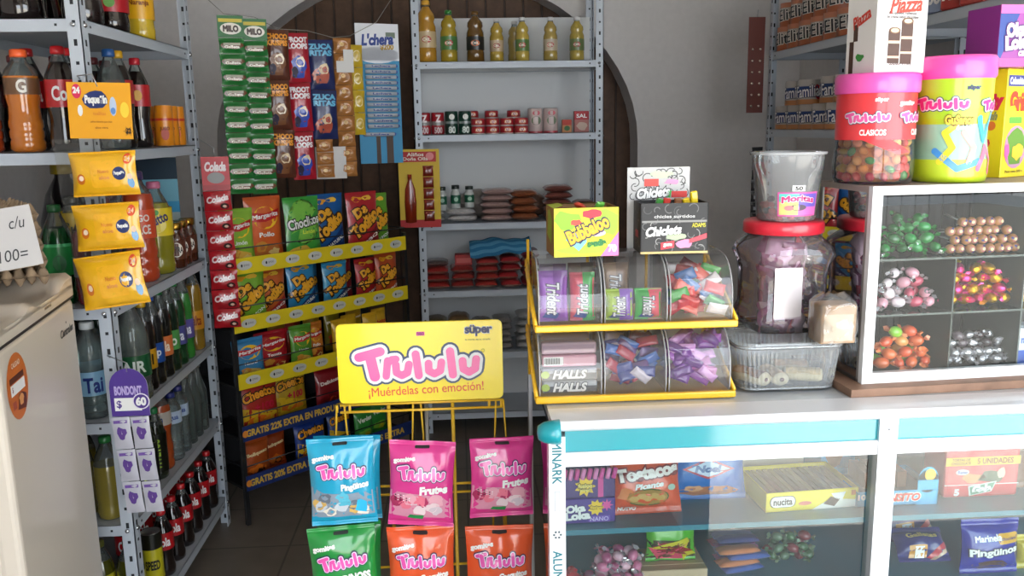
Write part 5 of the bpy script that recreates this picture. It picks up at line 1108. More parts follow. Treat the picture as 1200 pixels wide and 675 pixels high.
for r, z in enumerate(TZ[::-1]):
    for c in range(3):
        w = L3/3-.006; x = c*L3/3+.003
        mb = MB()
        n = len(BP)
        P2 = []
        for i in range(41):
            f = i/40*(n-1); k = min(n-2, int(f)); q = f-k; P2.append((BP[k][0]*(1-q)+BP[k+1][0]*q, BP[k][1]*(1-q)+BP[k+1][1]*q))
        V = [(xx, y, zz+.0) for xx in (x, x+w) for y, zz in P2]
        mb.add(V, [(i, 41+i, 42+i, i+1) for i in range(40)], CL, True)
        for xx in (x, x+w): mb.add([(xx, y, zz) for y, zz in P2]+[(xx, .15, 0)], [tuple(range(42))], clear('d8d8d8', .12, .05, 1.45))
        M = MB(); M.v = [(a, b, c2+z) for a, b, c2 in mb.v]; M.f, M.mi, M.sm, M.mats = mb.f, mb.mi, mb.sm, mb.mats
        e = .0018
        for xx in (x, x+w): M.tube([(xx, y, zz+z) for y, zz in P2[::4]], .0016, clear('f0f0f0', .35, .1), 5)
        M.build('clear_bin', t); binloc.append((bx[0]+x+w/2, 1.5, ZT+z+.002, w))
def a_tri(c2, word='Trident', dc='f4f4f6', flip=1):
    def f(w, h): return Art().rect(w*.0, 0, w*.5, h, foil(c2), 1).fat(word, -w*.02, h*.45, h*.62, w*.42, [foil('241c3c'), foil(dc)], 2, .02, .06, .25, rot=-PI/2*flip).blob(-w*.1, h*.14, w*.3, h*.08, foil('2a4a9a'), 2, seed=3)
    return f
def packs(k, items, y=.035):
    X, Y, Z, w = binloc[k]
    for i, (dx, ww, hh, c, c2, lb, fl, yy) in enumerate(items):
        bag('gum_pack', lb, ww, hh, .018, foil(c, .3, .2), a_tri(c2, flip=fl)(ww, hh), (X+dx, Y+yy, Z), (-.06, 0, 0), seed=100+k*5+i, seal=.004, cat='gum pack')
packs(0, [(-.028, .054, .094, 'a05ac8', '8a3ab0', 'purple chewing gum sleeve in the upper left bin', 1, .03), (.026, .046, .09, 'e05068', '3aae4c', 'pink and green chewing gum sleeve in the upper left bin', -1, .03), (-.025, .05, .102, 'b8a8d0', '9a80c0', 'pale purple gum sleeve behind in the upper left bin', 1, .06), (.03, .048, .1, '8a7060', '6a5a4a', 'brown backed gum sleeve at the back of the upper left bin', 1, .08)])
packs(1, [(-.027, .052, .058, 'a8c83a', '8a5ac0', 'lime and purple chewing gum sleeve in the upper middle bin', -1, .025), (.027, .05, .058, '3ab04a', 'e0586a', 'green and red chewing gum sleeve in the upper middle bin', 1, .025), (-.02, .05, .095, 'a88a70', '8a7060', 'brown backed gum sleeve at the back of the upper middle bin', 1, .1)])
def mini(name, label, group, names, k, cols, n, w, d, rs, txt=None, hmax=.09):
    X, Y, Z, W = binloc[k]; R = random.Random(rs); ms = []
    for c in cols:
        mb = pillow(w, d, .012, foil(c, .25, .5, 50), rs)
        ms.append(mb.mesh(name))
    for i in range(n):
        o = bpy.data.objects.new(name, ms[i % len(ms)]); COL.objects.link(o); row = i/n
        yy = .03+.09*R.random(); hz = .012+(hmax-.012)*row*(.65+.35*min(1, yy/.06))
        o.location = (X+R.uniform(-.5, .5)*(W-w*.95), Y+max(yy, .03+row*.03), Z+hz)
        o.rotation_euler = (PI/2+R.uniform(-.7, .4), R.uniform(-.7, .7), R.uniform(-.4, .4)); tag(o, names[i % len(names)]+' '+label, 'candy', group)
mini('candy_sachet', 'candy sachet in the upper right bin', 'candy sachets in the upper right bin', ['red', 'green', 'salmon', 'white', 'crimson', 'blue'], 2, ['d83a3a', '4aa84a', 'e86a5a', 'e8e0e0', 'c82a3c', '4a7ab8'], 42, .038, .022, 11)
mini('candy_sachet', 'candy sachet in the lower middle bin', 'candy sachets in the lower middle bin', ['dark blue', 'dark red', 'violet', 'whitish', 'blue', 'maroon'], 4, ['2a3a8a', 'a83048', '5a3a7a', 'd8d0dc', '3a6ab8', '6a2a4a'], 42, .04, .02, 12)
mini('candy_sachet', 'candy sachet in the lower right bin', 'candy sachets in the lower right bin', ['purple', 'dark purple', 'lilac', 'magenta', 'deep purple'], 5, ['9a4ab0', '7a3a98', 'c890d0', 'b060a8', '6a3a8a'], 48, .04, .018, 13)
X, Y, Z, w = binloc[3]
for i in range(4):
    t = thing('lozenge_stick', 'wrapped lozenge stick in the lower left bin, %s layer' % ['bottom', 'second', 'third', 'top'][i], 'lozenge stick', (X, Y+.022+.004*i, Z+.0125+.0235*i))
    c = ['b8bcc0', 'a8acb4', 'd8a0b0', 'd8b8c4'][i]
    mb = MB().box((0, 0, 0), (w-.012, .022, .022), foil(c, .25, .3), b=.004, seg=2)
    a = Art()
    if i < 2: a.rect(-w*.44, -.01, w*.44, .002, foil('2a2e34'), 1).fat('HALLS', .0, 0, .062, .015, [foil('16181c'), Wt], 2, .05, .06, .25).ell(-w*.4, 0, .008, .007, foil('a8c82a'), 2)
    elif i == 2: a.rect(-w*.42, -.007, -w*.1, .009, Wt, 1)
    if i == 2:
        for k in range(12): a.rect(-w*.4+k*.0024, -.005, -w*.4+k*.0024+.0012, .007, BLK, 2)
    mb.put(a, lambda x, y, l: (x, -.011-EPS*l, y), smooth=False).build('wrapper', t)
for i in range(3): tag(pillow(w-.02, .03, .022, foil('d8c8cc')).build('lozenge_stick', loc=(X, Y+.06+.02*i, Z+.02+.03*i), rot=(.3, 0, 0)), 'pale wrapped lozenge pack behind the sticks, %s' % ['lowest', 'middle', 'highest'][i], 'lozenge stick')

# boxes on top of the dispenser
ZB = ZT+TZ[1]+.1208
x0, x1 = wx(648, 1.53, 300), wx(724, 1.53, 300); w = x1-x0; h = .089; zb = hit(680, 300, 'Y', 1.53).z
a = Art().rect(-w/2, 0, w/2, h, pm('d8dc28', .4), 1).blob(-w*.3, h*.75, w*.18, h*.2, pm('8ac828', .4), 2, seed=2).blob(w*.3, h*.7, w*.22, h*.26, pm('9ad030', .4), 2, seed=3).blob(0, h*.15, w*.4, h*.1, pm('a8d830', .4), 2, seed=4)
a.poly([(w*.22, 0), (w*.5, 0), (w*.5, h*.5)], pm('e878b0', .4), 3).text('70', w*.4, h*.16, w*.12, h*.14, WHT, 4, .05).poly([(-w*.32, h*.36), (-w*.02, h*.62), (w*.0, h*.3), (-w*.12, h*.12)], pm('7ac0e8', .4), 3)
a.fat('Bubbaloo', w*.02, h*.56, w*.66, h*.26, [pm('1c2a4a', .4), pm('f0b020', .4)], 4, .05, .08, rot=.42).blob(w*.08, h*.88, w*.14, h*.1, pm('d8283c', .4), 3, seed=6).blob(-w*.16, h*.7, w*.1, h*.07, pm('e84838', .4), 3, seed=7).text('sandia', w*.16, h*.28, w*.28, h*.12, pm('1c7a3a', .4), 4, .08, rot=.1).ell(w*.16, h*.48, w*.14, h*.07, pm('c8b0c8', .4), 3)
sd = Art().rect(-.045, .0, .045, h, pm('8a6238', .6), 1).blob(.0, h*.6, .03, .03, pm('8a9a28', .5), 2, seed=3)
t = box_open('bubble_gum_box', 'lime and yellow open bubble gum box on top of the candy dispenser', w, .09, h, pm('9a7040', .6), pm('5a3c24', .7), a, ((x0+x1)/2, 1.578, ZB), .05, side=sd)
MB().add([(-w/2, .045, h), (w/2, .045, h), (w/2-.01, .03, h+.003), (-w/2+.01, .03, h+.003)], [(0, 1, 2, 3)], pm('8a9a30', .5)).add([(-w/2, -.045, h), (-w/2, .045, h), (-w/2+.02, .03, h+.004), (-w/2+.02, -.03, h+.004)], [(0, 1, 2, 3)], pm('a8b830', .5)).build('top_flap', t)
for k in range(6): tag(pillow(.022, .02, .013, foil(['c83040', '4a9a3c', 'b8402c', '3a8a34', 'd84a50', '5aa83c'][k])).build('bubble_gum', loc=((x0+x1)/2-.035+.014*k, 1.565+.008*(k % 2), ZB+h*.55+.006+.014*(k % 3)), rot=(.3, .2*k, .5*k)), '%s wrapped bubble gum inside the lime gum box, %s from left' % (['red', 'green'][k % 2], NTH[k]), 'bubble gum', 'bubble gums in the lime box')
x0, x1 = wx(752, 1.54, 295), wx(830, 1.54, 295); w = x1-x0; h = .093
def scr(a, w, h, n, rs, cols, y0=0.):
    R = random.Random(rs)
    for k in range(n):
        cx, cy, r = R.uniform(-.44, .44)*w, y0+R.uniform(.06, .94)*h, R.uniform(.004, .009); c = pm(R.choice(cols), .5); a0 = R.uniform(0, 6)
        for i in range(7):
            p, q = a0+i*.5, a0+i*.5+.5; a.poly([(cx+r*math.cos(p), cy+r*math.sin(p)), (cx+(r+.0016)*math.cos(p), cy+(r+.0016)*math.sin(p)), (cx+(r+.0016)*math.cos(q), cy+(r+.0016)*math.sin(q)), (cx+r*math.cos(q), cy+r*math.sin(q))], c, 1)
    return a
a = scr(Art(), w, h, 30, 4, ['6a6a6a', '9a9a98', '4a4a4c'])
a.rect(-w*.48, h*.62, w*.48, h*.66, pm('8a8a88', .5), 2).text('chicles surtidos', 0, h*.74, w*.6, h*.06, pm('c8c8c8', .5), 2).fat('Chiclets', -w*.16, h*.46, w*.52, h*.17, [BLK, WHT], 3, .05, .06, .3, rot=.08).text('ADAMS', w*.36, h*.56, w*.2, h*.08, pm('c8c030', .5), 3, .04)
a.poly([(-w*.2, h*.08), (w*.0, h*.12), (w*.0, h*.26), (-w*.2, h*.22)], pm('d83040', .4), 3).blob(w*.16, h*.2, w*.12, h*.1, pm('e88ab0', .4), 3, seed=4).poly([(w*.22, h*.2), (w*.48, h*.3), (w*.48, h*.4), (w*.22, h*.28)], pm('d84050', .4), 3).blob(w*.02, h*.34, w*.14, h*.07, pm('a8b898', .4), 3, seed=6).rect(-w*.5, 0, w*.5, h*.045, pm('c8b078', .6), 4).text('gum', -w*.1, h*.17, w*.12, h*.07, WHT, 5, .05)
sd = scr(Art(), .07, h, 12, 5, ['5a5a5a', '7a7a78']).rect(-.01, h*.3, .02, h*.45, pm('b8303c', .5), 2)
t = box_open('chewing_gum_box', 'black scribbled chewing gum display box with raised header on the dispenser', w, .08, h, pm('222224', .5), pm('6a4a30', .7), a, ((x0+x1)/2, 1.582, ZB), -.04, side=sd)
hh = .155; a = scr(Art(), w*.92, hh-h, 34, 9, ['3a3a3a', '1a1a1a', '5a5a5a'], h)
a.fat('Chiclets', -w*.08, h+.014, w*.5, .018, [BLK, WHT], 3, .05, .06, .3, rot=.08).rect(-w*.22, h+.026, w*.0, h+.04, pm('d83a30', .4), 2).blob(w*.04, h+.048, w*.16, .007, pm('b8d8a8', .4), 2, seed=2).blob(w*.2, h+.034, w*.12, .005, pm('d890b8', .4), 2, seed=3).rect(w*.2, h+.004, w*.44, h+.016, pm('c8302c', .4), 2).poly([(w*.12, h+.006), (w*.18, h+.004), (w*.2, h+.018), (w*.14, h+.018)], pm('2aa83a', .4), 4)
MB().span((-w*.6, .04, 0), (w*.36, .042, hh), pm('b8b8b8', .5)).put(a, lambda x, y, l: (x-w*.12, .04-EPS*l, y), smooth=False).build('header_card', t)
for k, (dx, c) in enumerate(((.03, 'd8b81c'), (.043, 'e0c41c'), (.012, '8a5a3a'), (-.01, 'c83a30'), (-.025, '3a8a3a'))):
    tag(MB().box((0, 0, 0), (.014, .008, .03), foil(c), b=.002).build('gum_packet', loc=((x0+x1)/2+dx, 1.575, ZB+h-.008+(.012 if k == 1 else 0)), rot=(.1, .15*(k-2), .2)), ['yellow gum packet inside the black display box', 'tallest yellow gum packet sticking out of the black box', 'brown gum packet inside the black display box', 'red gum packet inside the black display box', 'green gum packet inside the black display box'][k], 'gum packet')

# ---------------------------------------------------------------- pastry tray, jar, tub and wrapped box
def at(px, py, Y): return hit(px, py, 'Y', Y)
xa, xb = at(862, 430, 1.52).x, at(979, 430, 1.55).x; w = xb-xa; cx = (xa+xb)/2; d = .165; zt = .098
t = thing('pastry_tray', 'clear ribbed plastic tub of pastries on the counter', 'pastry tub', (cx, 1.587, ZT), -.0)
RB = clear('eef2f4', .2, .08, 1.5, 0, 40, 1.6)
def rrp(w, d, r, n, k=0):
    P = []
    for qx, qy, a0 in ((w/2-r, -d/2+r, -90), (w/2-r, d/2-r, 0), (-w/2+r, d/2-r, 90), (-w/2+r, -d/2+r, 180)):
        P += [(qx+r*math.cos(math.radians(a0+q)), qy+r*math.sin(math.radians(a0+q))) for q in (0, 22, 45, 68, 90)]
    out = []
    for i in range(len(P)):
        a, b = P[i], P[(i+1) % len(P)]; L = math.hypot(b[0]-a[0], b[1]-a[1]); m = max(1, int(L/.0022))
        out += [(a[0]+(b[0]-a[0])*j/m, a[1]+(b[1]-a[1])*j/m) for j in range(m)]
    return out
P = rrp(1, d/w, .12, 1)
P = rrp(w, d, .03, 1); N = len(P); V = []; Fc = []
for lv, (s, z, rb) in enumerate(((.86, .006, 1), (.9, .02, 1), (.965, .078, 1), (.975, .082, 0), (1.0, .086, 0), (1.005, .094, 0), (.97, zt, 0))):
    for i, (x, y) in enumerate(P):
        q = s+(.011*(1 if (i//2) % 2 else -1) if rb else 0); V.append((x*q, y*q, z))
    if lv: Fc += [((lv-1)*N+i, (lv-1)*N+(i+1) % N, lv*N+(i+1) % N, lv*N+i) for i in range(N)]
MB().add(V, Fc, RB, True).add([(x*.86, y*.86, .003) for x, y in P], [tuple(range(N))], clear('c8ccd0', .2, .05)).tube([(x*.88, y*.88, .008) for x, y in P[::3]], .003, RB, 5, closed=True).build('ribbed_tub', t)
MB().tube([(x*1.005, y*1.005, .09) for x, y in P[::3]], .0035, RB, 6, closed=True).build('rim', t)
MB().add([(x*.97, y*.97, zt) for x, y in P], [tuple(range(N))], clear('eef0f2', .12, .05, 1.5, .2)).build('lid', t)
def pastry(label, px, py, Y, L, r, rz, c1, c2, zz=0):
    p = at(px, py, Y); t = thing('pastry', label, 'pastry', (p.x, Y, ZT+.006+zz+r), rz)
    pr = [(0, -L/2), (r*.85, -L/2), (r, -L/2+.006), (r*1.03, 0), (r, L/2-.006), (r*.8, L/2), (0, L/2)]
    MB().lathe(pr, pm(c1, .7, 0, 0, .5, 60, .4, .15), 16, Matrix.Rotation(PI/2, 4, 'X') @ Matrix.Diagonal((1.1, .85, 1, 1))).build('dough', t)
    MB().grid(lambda u, v: ((r*1.12)*math.cos(PI*(.1+.8*u)), (v-.5)*L*.9, (r*.88)*math.sin(PI*(.1+.8*u))), 10, 8, pm(c2, .6, 0, 0, .6, 80, .4, .3)).build('browned_crust', t)
    MB().ball((0, -L/2, 0), (.005, .002, .004), pm('6a2a18', .4)).build('filling', t)
pastry('browned striped pastry roll at the left in the ribbed tub', 880, 444, 1.56, .075, .016, .5, 'ead8b0', '9a5a30')
pastry('pale pastry roll with dark filling in the middle of the ribbed tub', 906, 449, 1.56, .07, .0155, .1, 'f0dfb8', 'd8b078')
pastry('pale pastry roll lying to the right in the ribbed tub', 940, 449, 1.56, .07, .0155, 1.25, 'f0dca8', 'e0bf80')
pastry('golden pastry roll on top behind the others in the ribbed tub', 925, 434, 1.62, .07, .015, 1.4, 'e8c890', 'c89050')
ZJ = ZT+zt+.001
# square shouldered jar
jc = at(915, 335, 1.645); t = thing('candy_jar', 'large clear square jar with red lid standing on the pastry tub', 'jar', (jc.x, 1.645, ZJ), .03)
JC = clear('f2e8f0', .07, .03, 1.45, .12, 14, 1.8)
def sq(a, z, k=1):
    c, s = abs(math.cos(a)), abs(math.sin(a)); return k/(c**5+s**5)**.2 if z < .16 else k*(1+(1/(c**5+s**5)**.2-1)*max(0, (.19-z)/.03))
JP = [(.0, .0), (.072, .0), (.08, .008), (.082, .03), (.076, .045), (.076, .11), (.08, .13), (.088, .15), (.086, .168), (.075, .182), (.07, .19), (.07, .198)]
MB().lathe(JP, JC, 48, wob=lambda a, z: sq(a+0, z)*.97).build('jar_body', t)
MB().lathe([(.074, .19), (.077, .192), (.077, .21), (.074, .214), (0, .214)], pm('d8283c', .35, 0, .5), 40, wob=lambda a, z: 1+.006*math.cos(40*a)).build('screw_lid', t)
MB().grid(lambda u, v: (-.045+.055*u, -.0775-.001*math.sin(PI*u), .03+.1*v), 8, 2, pm('d4ccce', .35, 0, .5, .4, 30)).build('painted_reflection', t)  # pale patch on the jar front, standing in for a bright reflection
R = random.Random(21); ms = [pillow(.05, .035, .016, foil(c, .22, .6, 50), i).mesh('candy_bag') for i, c in enumerate(('8a3a6a', 'a85a88', 'c8a8bc', '6a2a50', 'b02c3c', 'd8c8d0'))]
k = 0
for lv in range(7):
    for i in range(9):
        a_ = 2*PI*i/9+lv*.35; rr = .029+R.uniform(-.006, .002)
        if math.sin(a_) > .6: continue
        o = bpy.data.objects.new('candy_bag', ms[k % 6]); COL.objects.link(o); k += 1
        o.location = (jc.x+rr*math.cos(a_), 1.645+rr*math.sin(a_), ZJ+.016+lv*.024); o.rotation_euler = (PI/2+R.uniform(-.5, .5), R.uniform(-.6, .6), a_+PI/2)
        tag(o, '%s wrapped sweet in the large red lidded jar, %s layer' % (['plum', 'mauve', 'pale lilac', 'dark purple', 'red', 'whitish'][(k-1) % 6], NTH[lv]), 'candy', 'wrapped sweets in the large red lidded jar')
MB().ball((0, 0, .09), (.045, .045, .085), foil('6a2c50', .3), n=16, k=10).build('candy_filling', t)
# clear tub on top
tc_ = at(922, 225, 1.64); zt0 = ZJ+.2145; t = thing('candy_tub', 'clear tapered plastic tub with rainbow label on the red jar lid', 'tub', (tc_.x, 1.64, zt0))
ht = at(922, 178, 1.6).z-zt0; r0, r1 = .056, .068
CT = clear('f0f2f4', .22, .05, 1.45, 0, 40, 1.5)
MB().lathe([(0, .001), (r0-.002, .001), (r0, .004), (r0+(r1-r0)*.7, ht*.72), (r0+(r1-r0)*.72+.002, ht*.74), (r1, ht-.006)], CT, 40).build('tub_body', t)
MB().lathe([(r1-.001, ht-.006), (r1+.004, ht-.006), (r1+.005, ht-.001), (r1+.003, ht), (r1-.001, ht-.001)], clear('f4f6f8', .4, .1), 40).build('rim', t)
def cone(x, y, l):
    r = r0+(r1-r0)*y/ht+.0006+EPS*l; a_ = -PI/2+x/r0; return (r*math.cos(a_), r*math.sin(a_), y)
a = Art().rect(-.036, .012, .04, .058, pm('d858a0', .4), 1).rect(-.033, .04, .0, .055, pm('5ac8c0', .4), 2).rect(0, .03, .037, .055, pm('6a58b8', .4), 2).rect(-.033, .015, .0, .04, pm('c8c878', .4), 2).rect(0, .015, .037, .03, pm('c868b0', .4), 2)
a.fat('Moritas', 0, .043, .056, .011, [WHT, pm('d8387a', .4)], 4, .06, .08, curve=.004).ell(.0, .029, .015, .006, pm('3a2440', .4), 3).ell(-.016, .028, .008, .005, pm('e87880', .4), 4)
a.rect(-.012, .06, .01, .071, WHT, 2).text('50', -.001, .0655, .012, .007, BLK, 3, .04)
MB().put(a, cone, .012).build('printed_label', t)
R = random.Random(5); g1 = MB().ball((0, 0, 0), (.008, .008, .006), pm('d02c38', .35, 0, .4), n=8, k=5).mesh('gummy_candy'); g2 = MB().ball((0, 0, 0), (.008, .008, .006), pm('3a3048', .35, 0, .4), n=8, k=5).mesh('gummy_candy')
for i in range(46):
    a_ = R.uniform(PI, 2*PI) if i < 34 else R.uniform(0, PI); rr = R.uniform(.03, .045)
    o = bpy.data.objects.new('gummy_candy', g1 if i % 6 else g2); COL.objects.link(o); o.location = (tc_.x+rr*math.cos(a_), 1.64+rr*math.sin(a_), zt0+.008+(i//15)*.0115+(.012 if math.cos(a_) < -.4 and i % 3 == 0 else 0)); o.rotation_euler = (R.uniform(-1, 1), R.uniform(-1, 1), 0)
    tag(o, 'small %s gummy at the bottom of the clear tub, %s layer' % ('red' if i % 6 else 'dark', NTH[i//15]), 'candy', 'gummies in the clear tub')
# wrapped carton beside the jar
p = at(990, 372, 1.515); t = thing('wrapped_carton', 'brown carton wrapped in loose clear plastic beside the large jar', 'carton', (.688, 1.512, ZJ), .02)
MB().box((0, 0, .036), (.068, .05, .072), pm('b08a60', .7), b=.002).box((0, -.0255, .03), (.056, .001, .05), pm('d8c0a0', .7)).build('carton', t)
def wrap(u, v):
    a_ = 2*PI*u; c, s = math.cos(a_), math.sin(a_); k = 1/(abs(c)**4+abs(s)**4)**.25; z = v*.09
    n = .006*mnoise.noise(Vector((c*3, s*3, v*5))); r = (.039+n*.6)*(1 if v < .8 else 1-.5*(v-.8)/.2)
    return (c*k*r*1.02, s*k*(r-.008), z+.001+.006*mnoise.noise(Vector((c*2, s*2, 3))))
MB().grid(wrap, 48, 16, clear('f4f4f4', .1, .08, 1.45, .5, 30, 1.8)).build('plastic_wrap', t)

# ---------------------------------------------------------------- small display case of sweets
CA = math.radians(3.5); CO = Vector((.745, 1.5, ZT)); MC = Matrix.Translation(CO) @ Matrix.Rotation(CA, 4, 'Z')
CWd, CD, CH0, CH = .62, .2, .015, .385
t = thing('sweets_display_case', 'white framed glass case of wrapped sweets on a wooden board', 'display case', CO, CA)
MB().span((-.036, -.03, 0), (CWd, CD+.02, CH0), pm('8a6a56', .6, 0, 0, .3, 20, .4, .2)).build('wooden_board', t)
WF = pm('e6e8ea', .35, 0, .4); f = .02
mb = MB().span((0, 0, CH0), (f, .014, CH), WF).span((CWd-f, 0, CH0), (CWd, .014, CH), WF).span((f, 0, CH0), (CWd-f, .014, CH0+f), WF).span((f, 0, CH-f*.8), (CWd-f, .014, CH), WF)
mb.build('front_frame', t)
DF = pm('8a8684', .4, .3)
MB().span((0, .014, CH-.012), (CWd, CD, CH), pm('9a8e88', .5)).build('top_panel', t)
MB().span((0, .014, CH0), (CWd, CD, CH0+.006), pm('4a4440', .5)).build('base_panel', t)
MB().span((0, CD-.012, CH0), (.01, CD, CH-.012), DF).span((0, .014, CH0), (.006, .022, CH-.012), DF).build('side_frame', t)
MB().add([(.002, .02, CH0), (.002, CD-.01, CH0), (.002, CD-.01, CH-.012), (.002, .02, CH-.012)], [(0, 1, 2, 3)], clear('dfe8e6', .05, 0, 1.5, 0, 40, 1.5)).build('side_pane', t)
MB().add([(f, .007, CH0+f), (CWd-f, .007, CH0+f), (CWd-f, .007, CH-f), (f, .007, CH-f)], [(0, 1, 2, 3)], clear('eef4f4', .004, 0, 1.5, 0, 40, .6)).build('front_pane', t)
mb = MB()
for k in range(40): mb.span((.005+k*(CWd-.01)/40, CD-.008-(.004 if k % 2 else 0), CH0), (.005+(k+1)*(CWd-.01)/40, CD-.002, CH-.012), pm('2a282a' if k % 2 else '3c3a3c', .6))  # two-tone ribs stand in for curtain stripes reflected in the case glass
mb.build('ribbed_reflection_back', t)
SH = [.022, .142, .248]
for z in SH[1:]: MB().span((.006, .02, z-.004), (CWd-.01, CD-.014, z), clear('5a6664', .5, .05, 1.5)).build('glass_shelf', t)
def pc(px, py): # local x on case front for a photo pixel
    d = fw+RT*((px-600)/FPX)+UP*((337.5-py)/FPX); c = Vector((0, 0, CZ)); n = Vector((-math.sin(CA), math.cos(CA), 0)); q = CO+n*.06; tt = (q-c).dot(n)/d.dot(n); return (MC.inverted() @ (c+d*tt)).x
MB().span((pc(1097, 400), .02, CH0+.006), (pc(1097, 400)+.003, CD-.014, SH[2]-.004), clear('4a5654', .5, .05)).span((pc(1186, 300)-.002, .02, CH0+.006), (pc(1186, 300)+.001, CD-.014, CH-.03), clear('a8b4b2', .3, .05)).build('divider', t)
def cheap(row, px0, px1, py, nz, r_, cols, tails, name, label, group, rs, ny=2, a2=None, dxk=2.1, cat='candy'):
    r = r_*1.14; x0, x1 = pc(px0, py), pc(px1, py); nx = max(2, int((x1-x0)/(r*dxk))); P = heap(nx, ny, nz, (x1-x0-2*r)/max(1, nx-1), r*2.3, r*1.8, rs)
    P = [tuple(MC.to_3x3() @ Vector((p[0]+(x0+x1)/2, p[1]+.07, p[2]+SH[row]+.35*r)))+(p[3],) for p in P]
    twist(name, label, group, tuple(CO), r, cols, tails, 0, 0, rs, a2, pos=P, cat=cat)
cheap(2, 1030, 1100, 295, 4, .0105, [foil('0f7a30', .2), foil('1c9040', .2), foil('0a5a24', .2)], [clear('2ab04a', .5, .1, 1.5, .4, 60)], 'green_candy', 'green candy in glass case', 'green candies in the glass case', 31, 2)
cheap(1, 1026, 1092, 370, 4, .0105, [pm('e0a0b0', .3, 0, .6), foil('c8506a'), pm('ecd8dc', .3, 0, .6)], [clear('f4e8ee', .35, .1, 1.5, .4, 60)], 'pink_candy', 'pink candy in glass case', 'pink candies in the glass case', 32, 2)
cheap(1, 1103, 1180, 370, 4, .011, [foilm('e0a828'), foilm('f04a90'), foilm('d09a20')], [foilm('f05a9a'), foilm('e8b030')], 'foil_candy', 'foil chocolate on middle case shelf', 'gold and pink foil sweets in the glass case', 33, 2)
cheap(0, 1024, 1090, 430, 4, .011, [foil('e8703a'), foil('8ac83a'), foil('e05a30'), foil('e8a05a')], [foil('f0905a')], 'orange_candy', 'orange candy in case corner', 'orange candies in the glass case', 34, 2)
cheap(0, 1103, 1180, 430, 4, .009, [foilm('c8c4c8'), foil('3a2a30'), foilm('f0ecf0'), foil('6a5a60')], [foilm('e8e4e8'), foilm('a8a4a8')], 'silver_candy', 'silver candy in glass case', 'silver candies in the glass case', 35, 2)
cheap(1, 1190, 1215, 360, 3, .011, [foil('c8a040', .2, .9)], [foil('d8b04a', .2)], 'foil_candy', 'gold sweet behind case divider', 'gold foil sweets at the right of the case', 36, 2)
cheap(2, 1192, 1230, 300, 2, .014, [foil('d84a50'), foil('e88a90')], [foil('e8a0a0')], 'red_candy', 'red sweet at top shelf end', 'red sweets at the right of the case', 37, 2)
# lollipops: round heads facing out
lm_ = MB().ball((0, 0, 0), (.0095, .0095, .0095), pm('b07a48', .3, 0, .8), n=12, k=8); lm_.put(Art().ell(0, 0, .0055, .0055, pm('a83a6a', .4), 1, 12).ell(0, 0, .003, .003, pm('e8d8a0', .4), 2, 10).ell(.004, .004, .0025, .002, pm('3a3a7a', .4), 2, 8), lambda x, y, l: (x, -math.sqrt(max(0, .0095**2-x*x-y*y))-.0004*l, y), .003); lm_.tube([(0, .008, 0), (0, .07, -.004)], .0015, WHT, 5)
lme = lm_.mesh('lollipop'); x0, x1 = pc(1106, 290), pc(1192, 290); R = random.Random(8)
for lv in range(4):
    nx = [8, 8, 7, 5][lv]
    for i in range(nx):
        P = MC @ Vector((x0+.006+(i+.5*(lv % 2))*.0192+(.019 if lv == 3 else 0)+R.uniform(-.002, .002), .045+.006*lv+R.uniform(-.004, .004), SH[2]+.0105+lv*.0165))
        o = bpy.data.objects.new('lollipop', lme); COL.objects.link(o); o.location = P; o.rotation_euler = (R.uniform(-.2, .2), R.uniform(-3, 3), CA+R.uniform(-.2, .2))
        tag(o, 'round brown lollipop head on the top case shelf, %s layer, %s from left' % (LAY[lv], NTH[i]), 'lollipop', 'lollipops in the glass case')
P = MC @ Vector((pc(1200, 410), .07, SH[0])); carton('candy_box', 'blue and white small box at the right edge inside the glass case', .06, .05, .075, pm('d8dce4', .4), Art().rect(-.03, 0, .03, .03, pm('2a5ab8', .4)).text('menta', 0, .05, .04, .012, pm('2a5ab8', .4), 2), tuple(P), CA)

# ---------------------------------------------------------------- jars and boxes on top of the case
ZC_ = ZT+CH+.0005
def label_band(R, z0, z1, base, art, H=None): return MB().lathe([(R, z0), (R, z1)], base, 40).put(art, oncyl(R, 0), .012)
jx = at(1023, 205, 1.6); t = thing('gummy_jar', 'clear jar of gummies with pink lid and red label on the case', 'jar', (jx.x-.002, 1.6, ZC_), .1)
R0 = .072; J = clear('f4f0f0', .05, .02, 1.45, 0, 40, 1.6); h = at(1023, 106, 1.53).z-ZC_
MB().lathe([(0, .001), (R0*.96, .001), (R0, .01), (R0*1.02, .03), (R0*.97, h*.5), (R0*.97, h-.004)], J, 44).build('jar_body', t)
MB().lathe([(R0*1.02, h-.004), (R0*1.05, h), (R0*1.05, h+.026), (R0, h+.032), (0, h+.032)], pm('ec58b0', .35, 0, .5), 44).build('screw_lid', t)
RL = R0*.985; a = Art()
for dx in (.045, -.055): bubble(a, dx, h*.72, .085, [NAVY, WHT, pm('e85aa0', .4)], 2, rot=.03, hs=.8); a.text('CLASICOS', dx+.012, h*.56, .045, .01, WHT, 2, .04)
a.text('süper', -.03, h*.9, .022, .009, WHT, 2, .05).text('gomitas', .02, h*.86, .035, .01, WHT, 2, .06)
m = label_band(RL, h*.48, h*.98, pm('e0343c', .35, 0, .5), a)
m.put(Art().poly([(-.06, h*.48), (-.01, h*.48), (.035, h*.34), (.0, h*.33)], pm('e0343c', .4), 1), oncyl(RL, 0), .012); m.build('printed_label', t)
R = random.Random(17); gm = [MB().ball((0, 0, 0), (.0095, .0095, .0065), pm(c, .5, 0, .2, .3, 300), n=9, k=6).mesh('gummy_candy') for c in ('e8903a', 'd83a30', '4a9a4c', 'e8b83a', 'e87a4a', 'c83048', 'f0a858')]
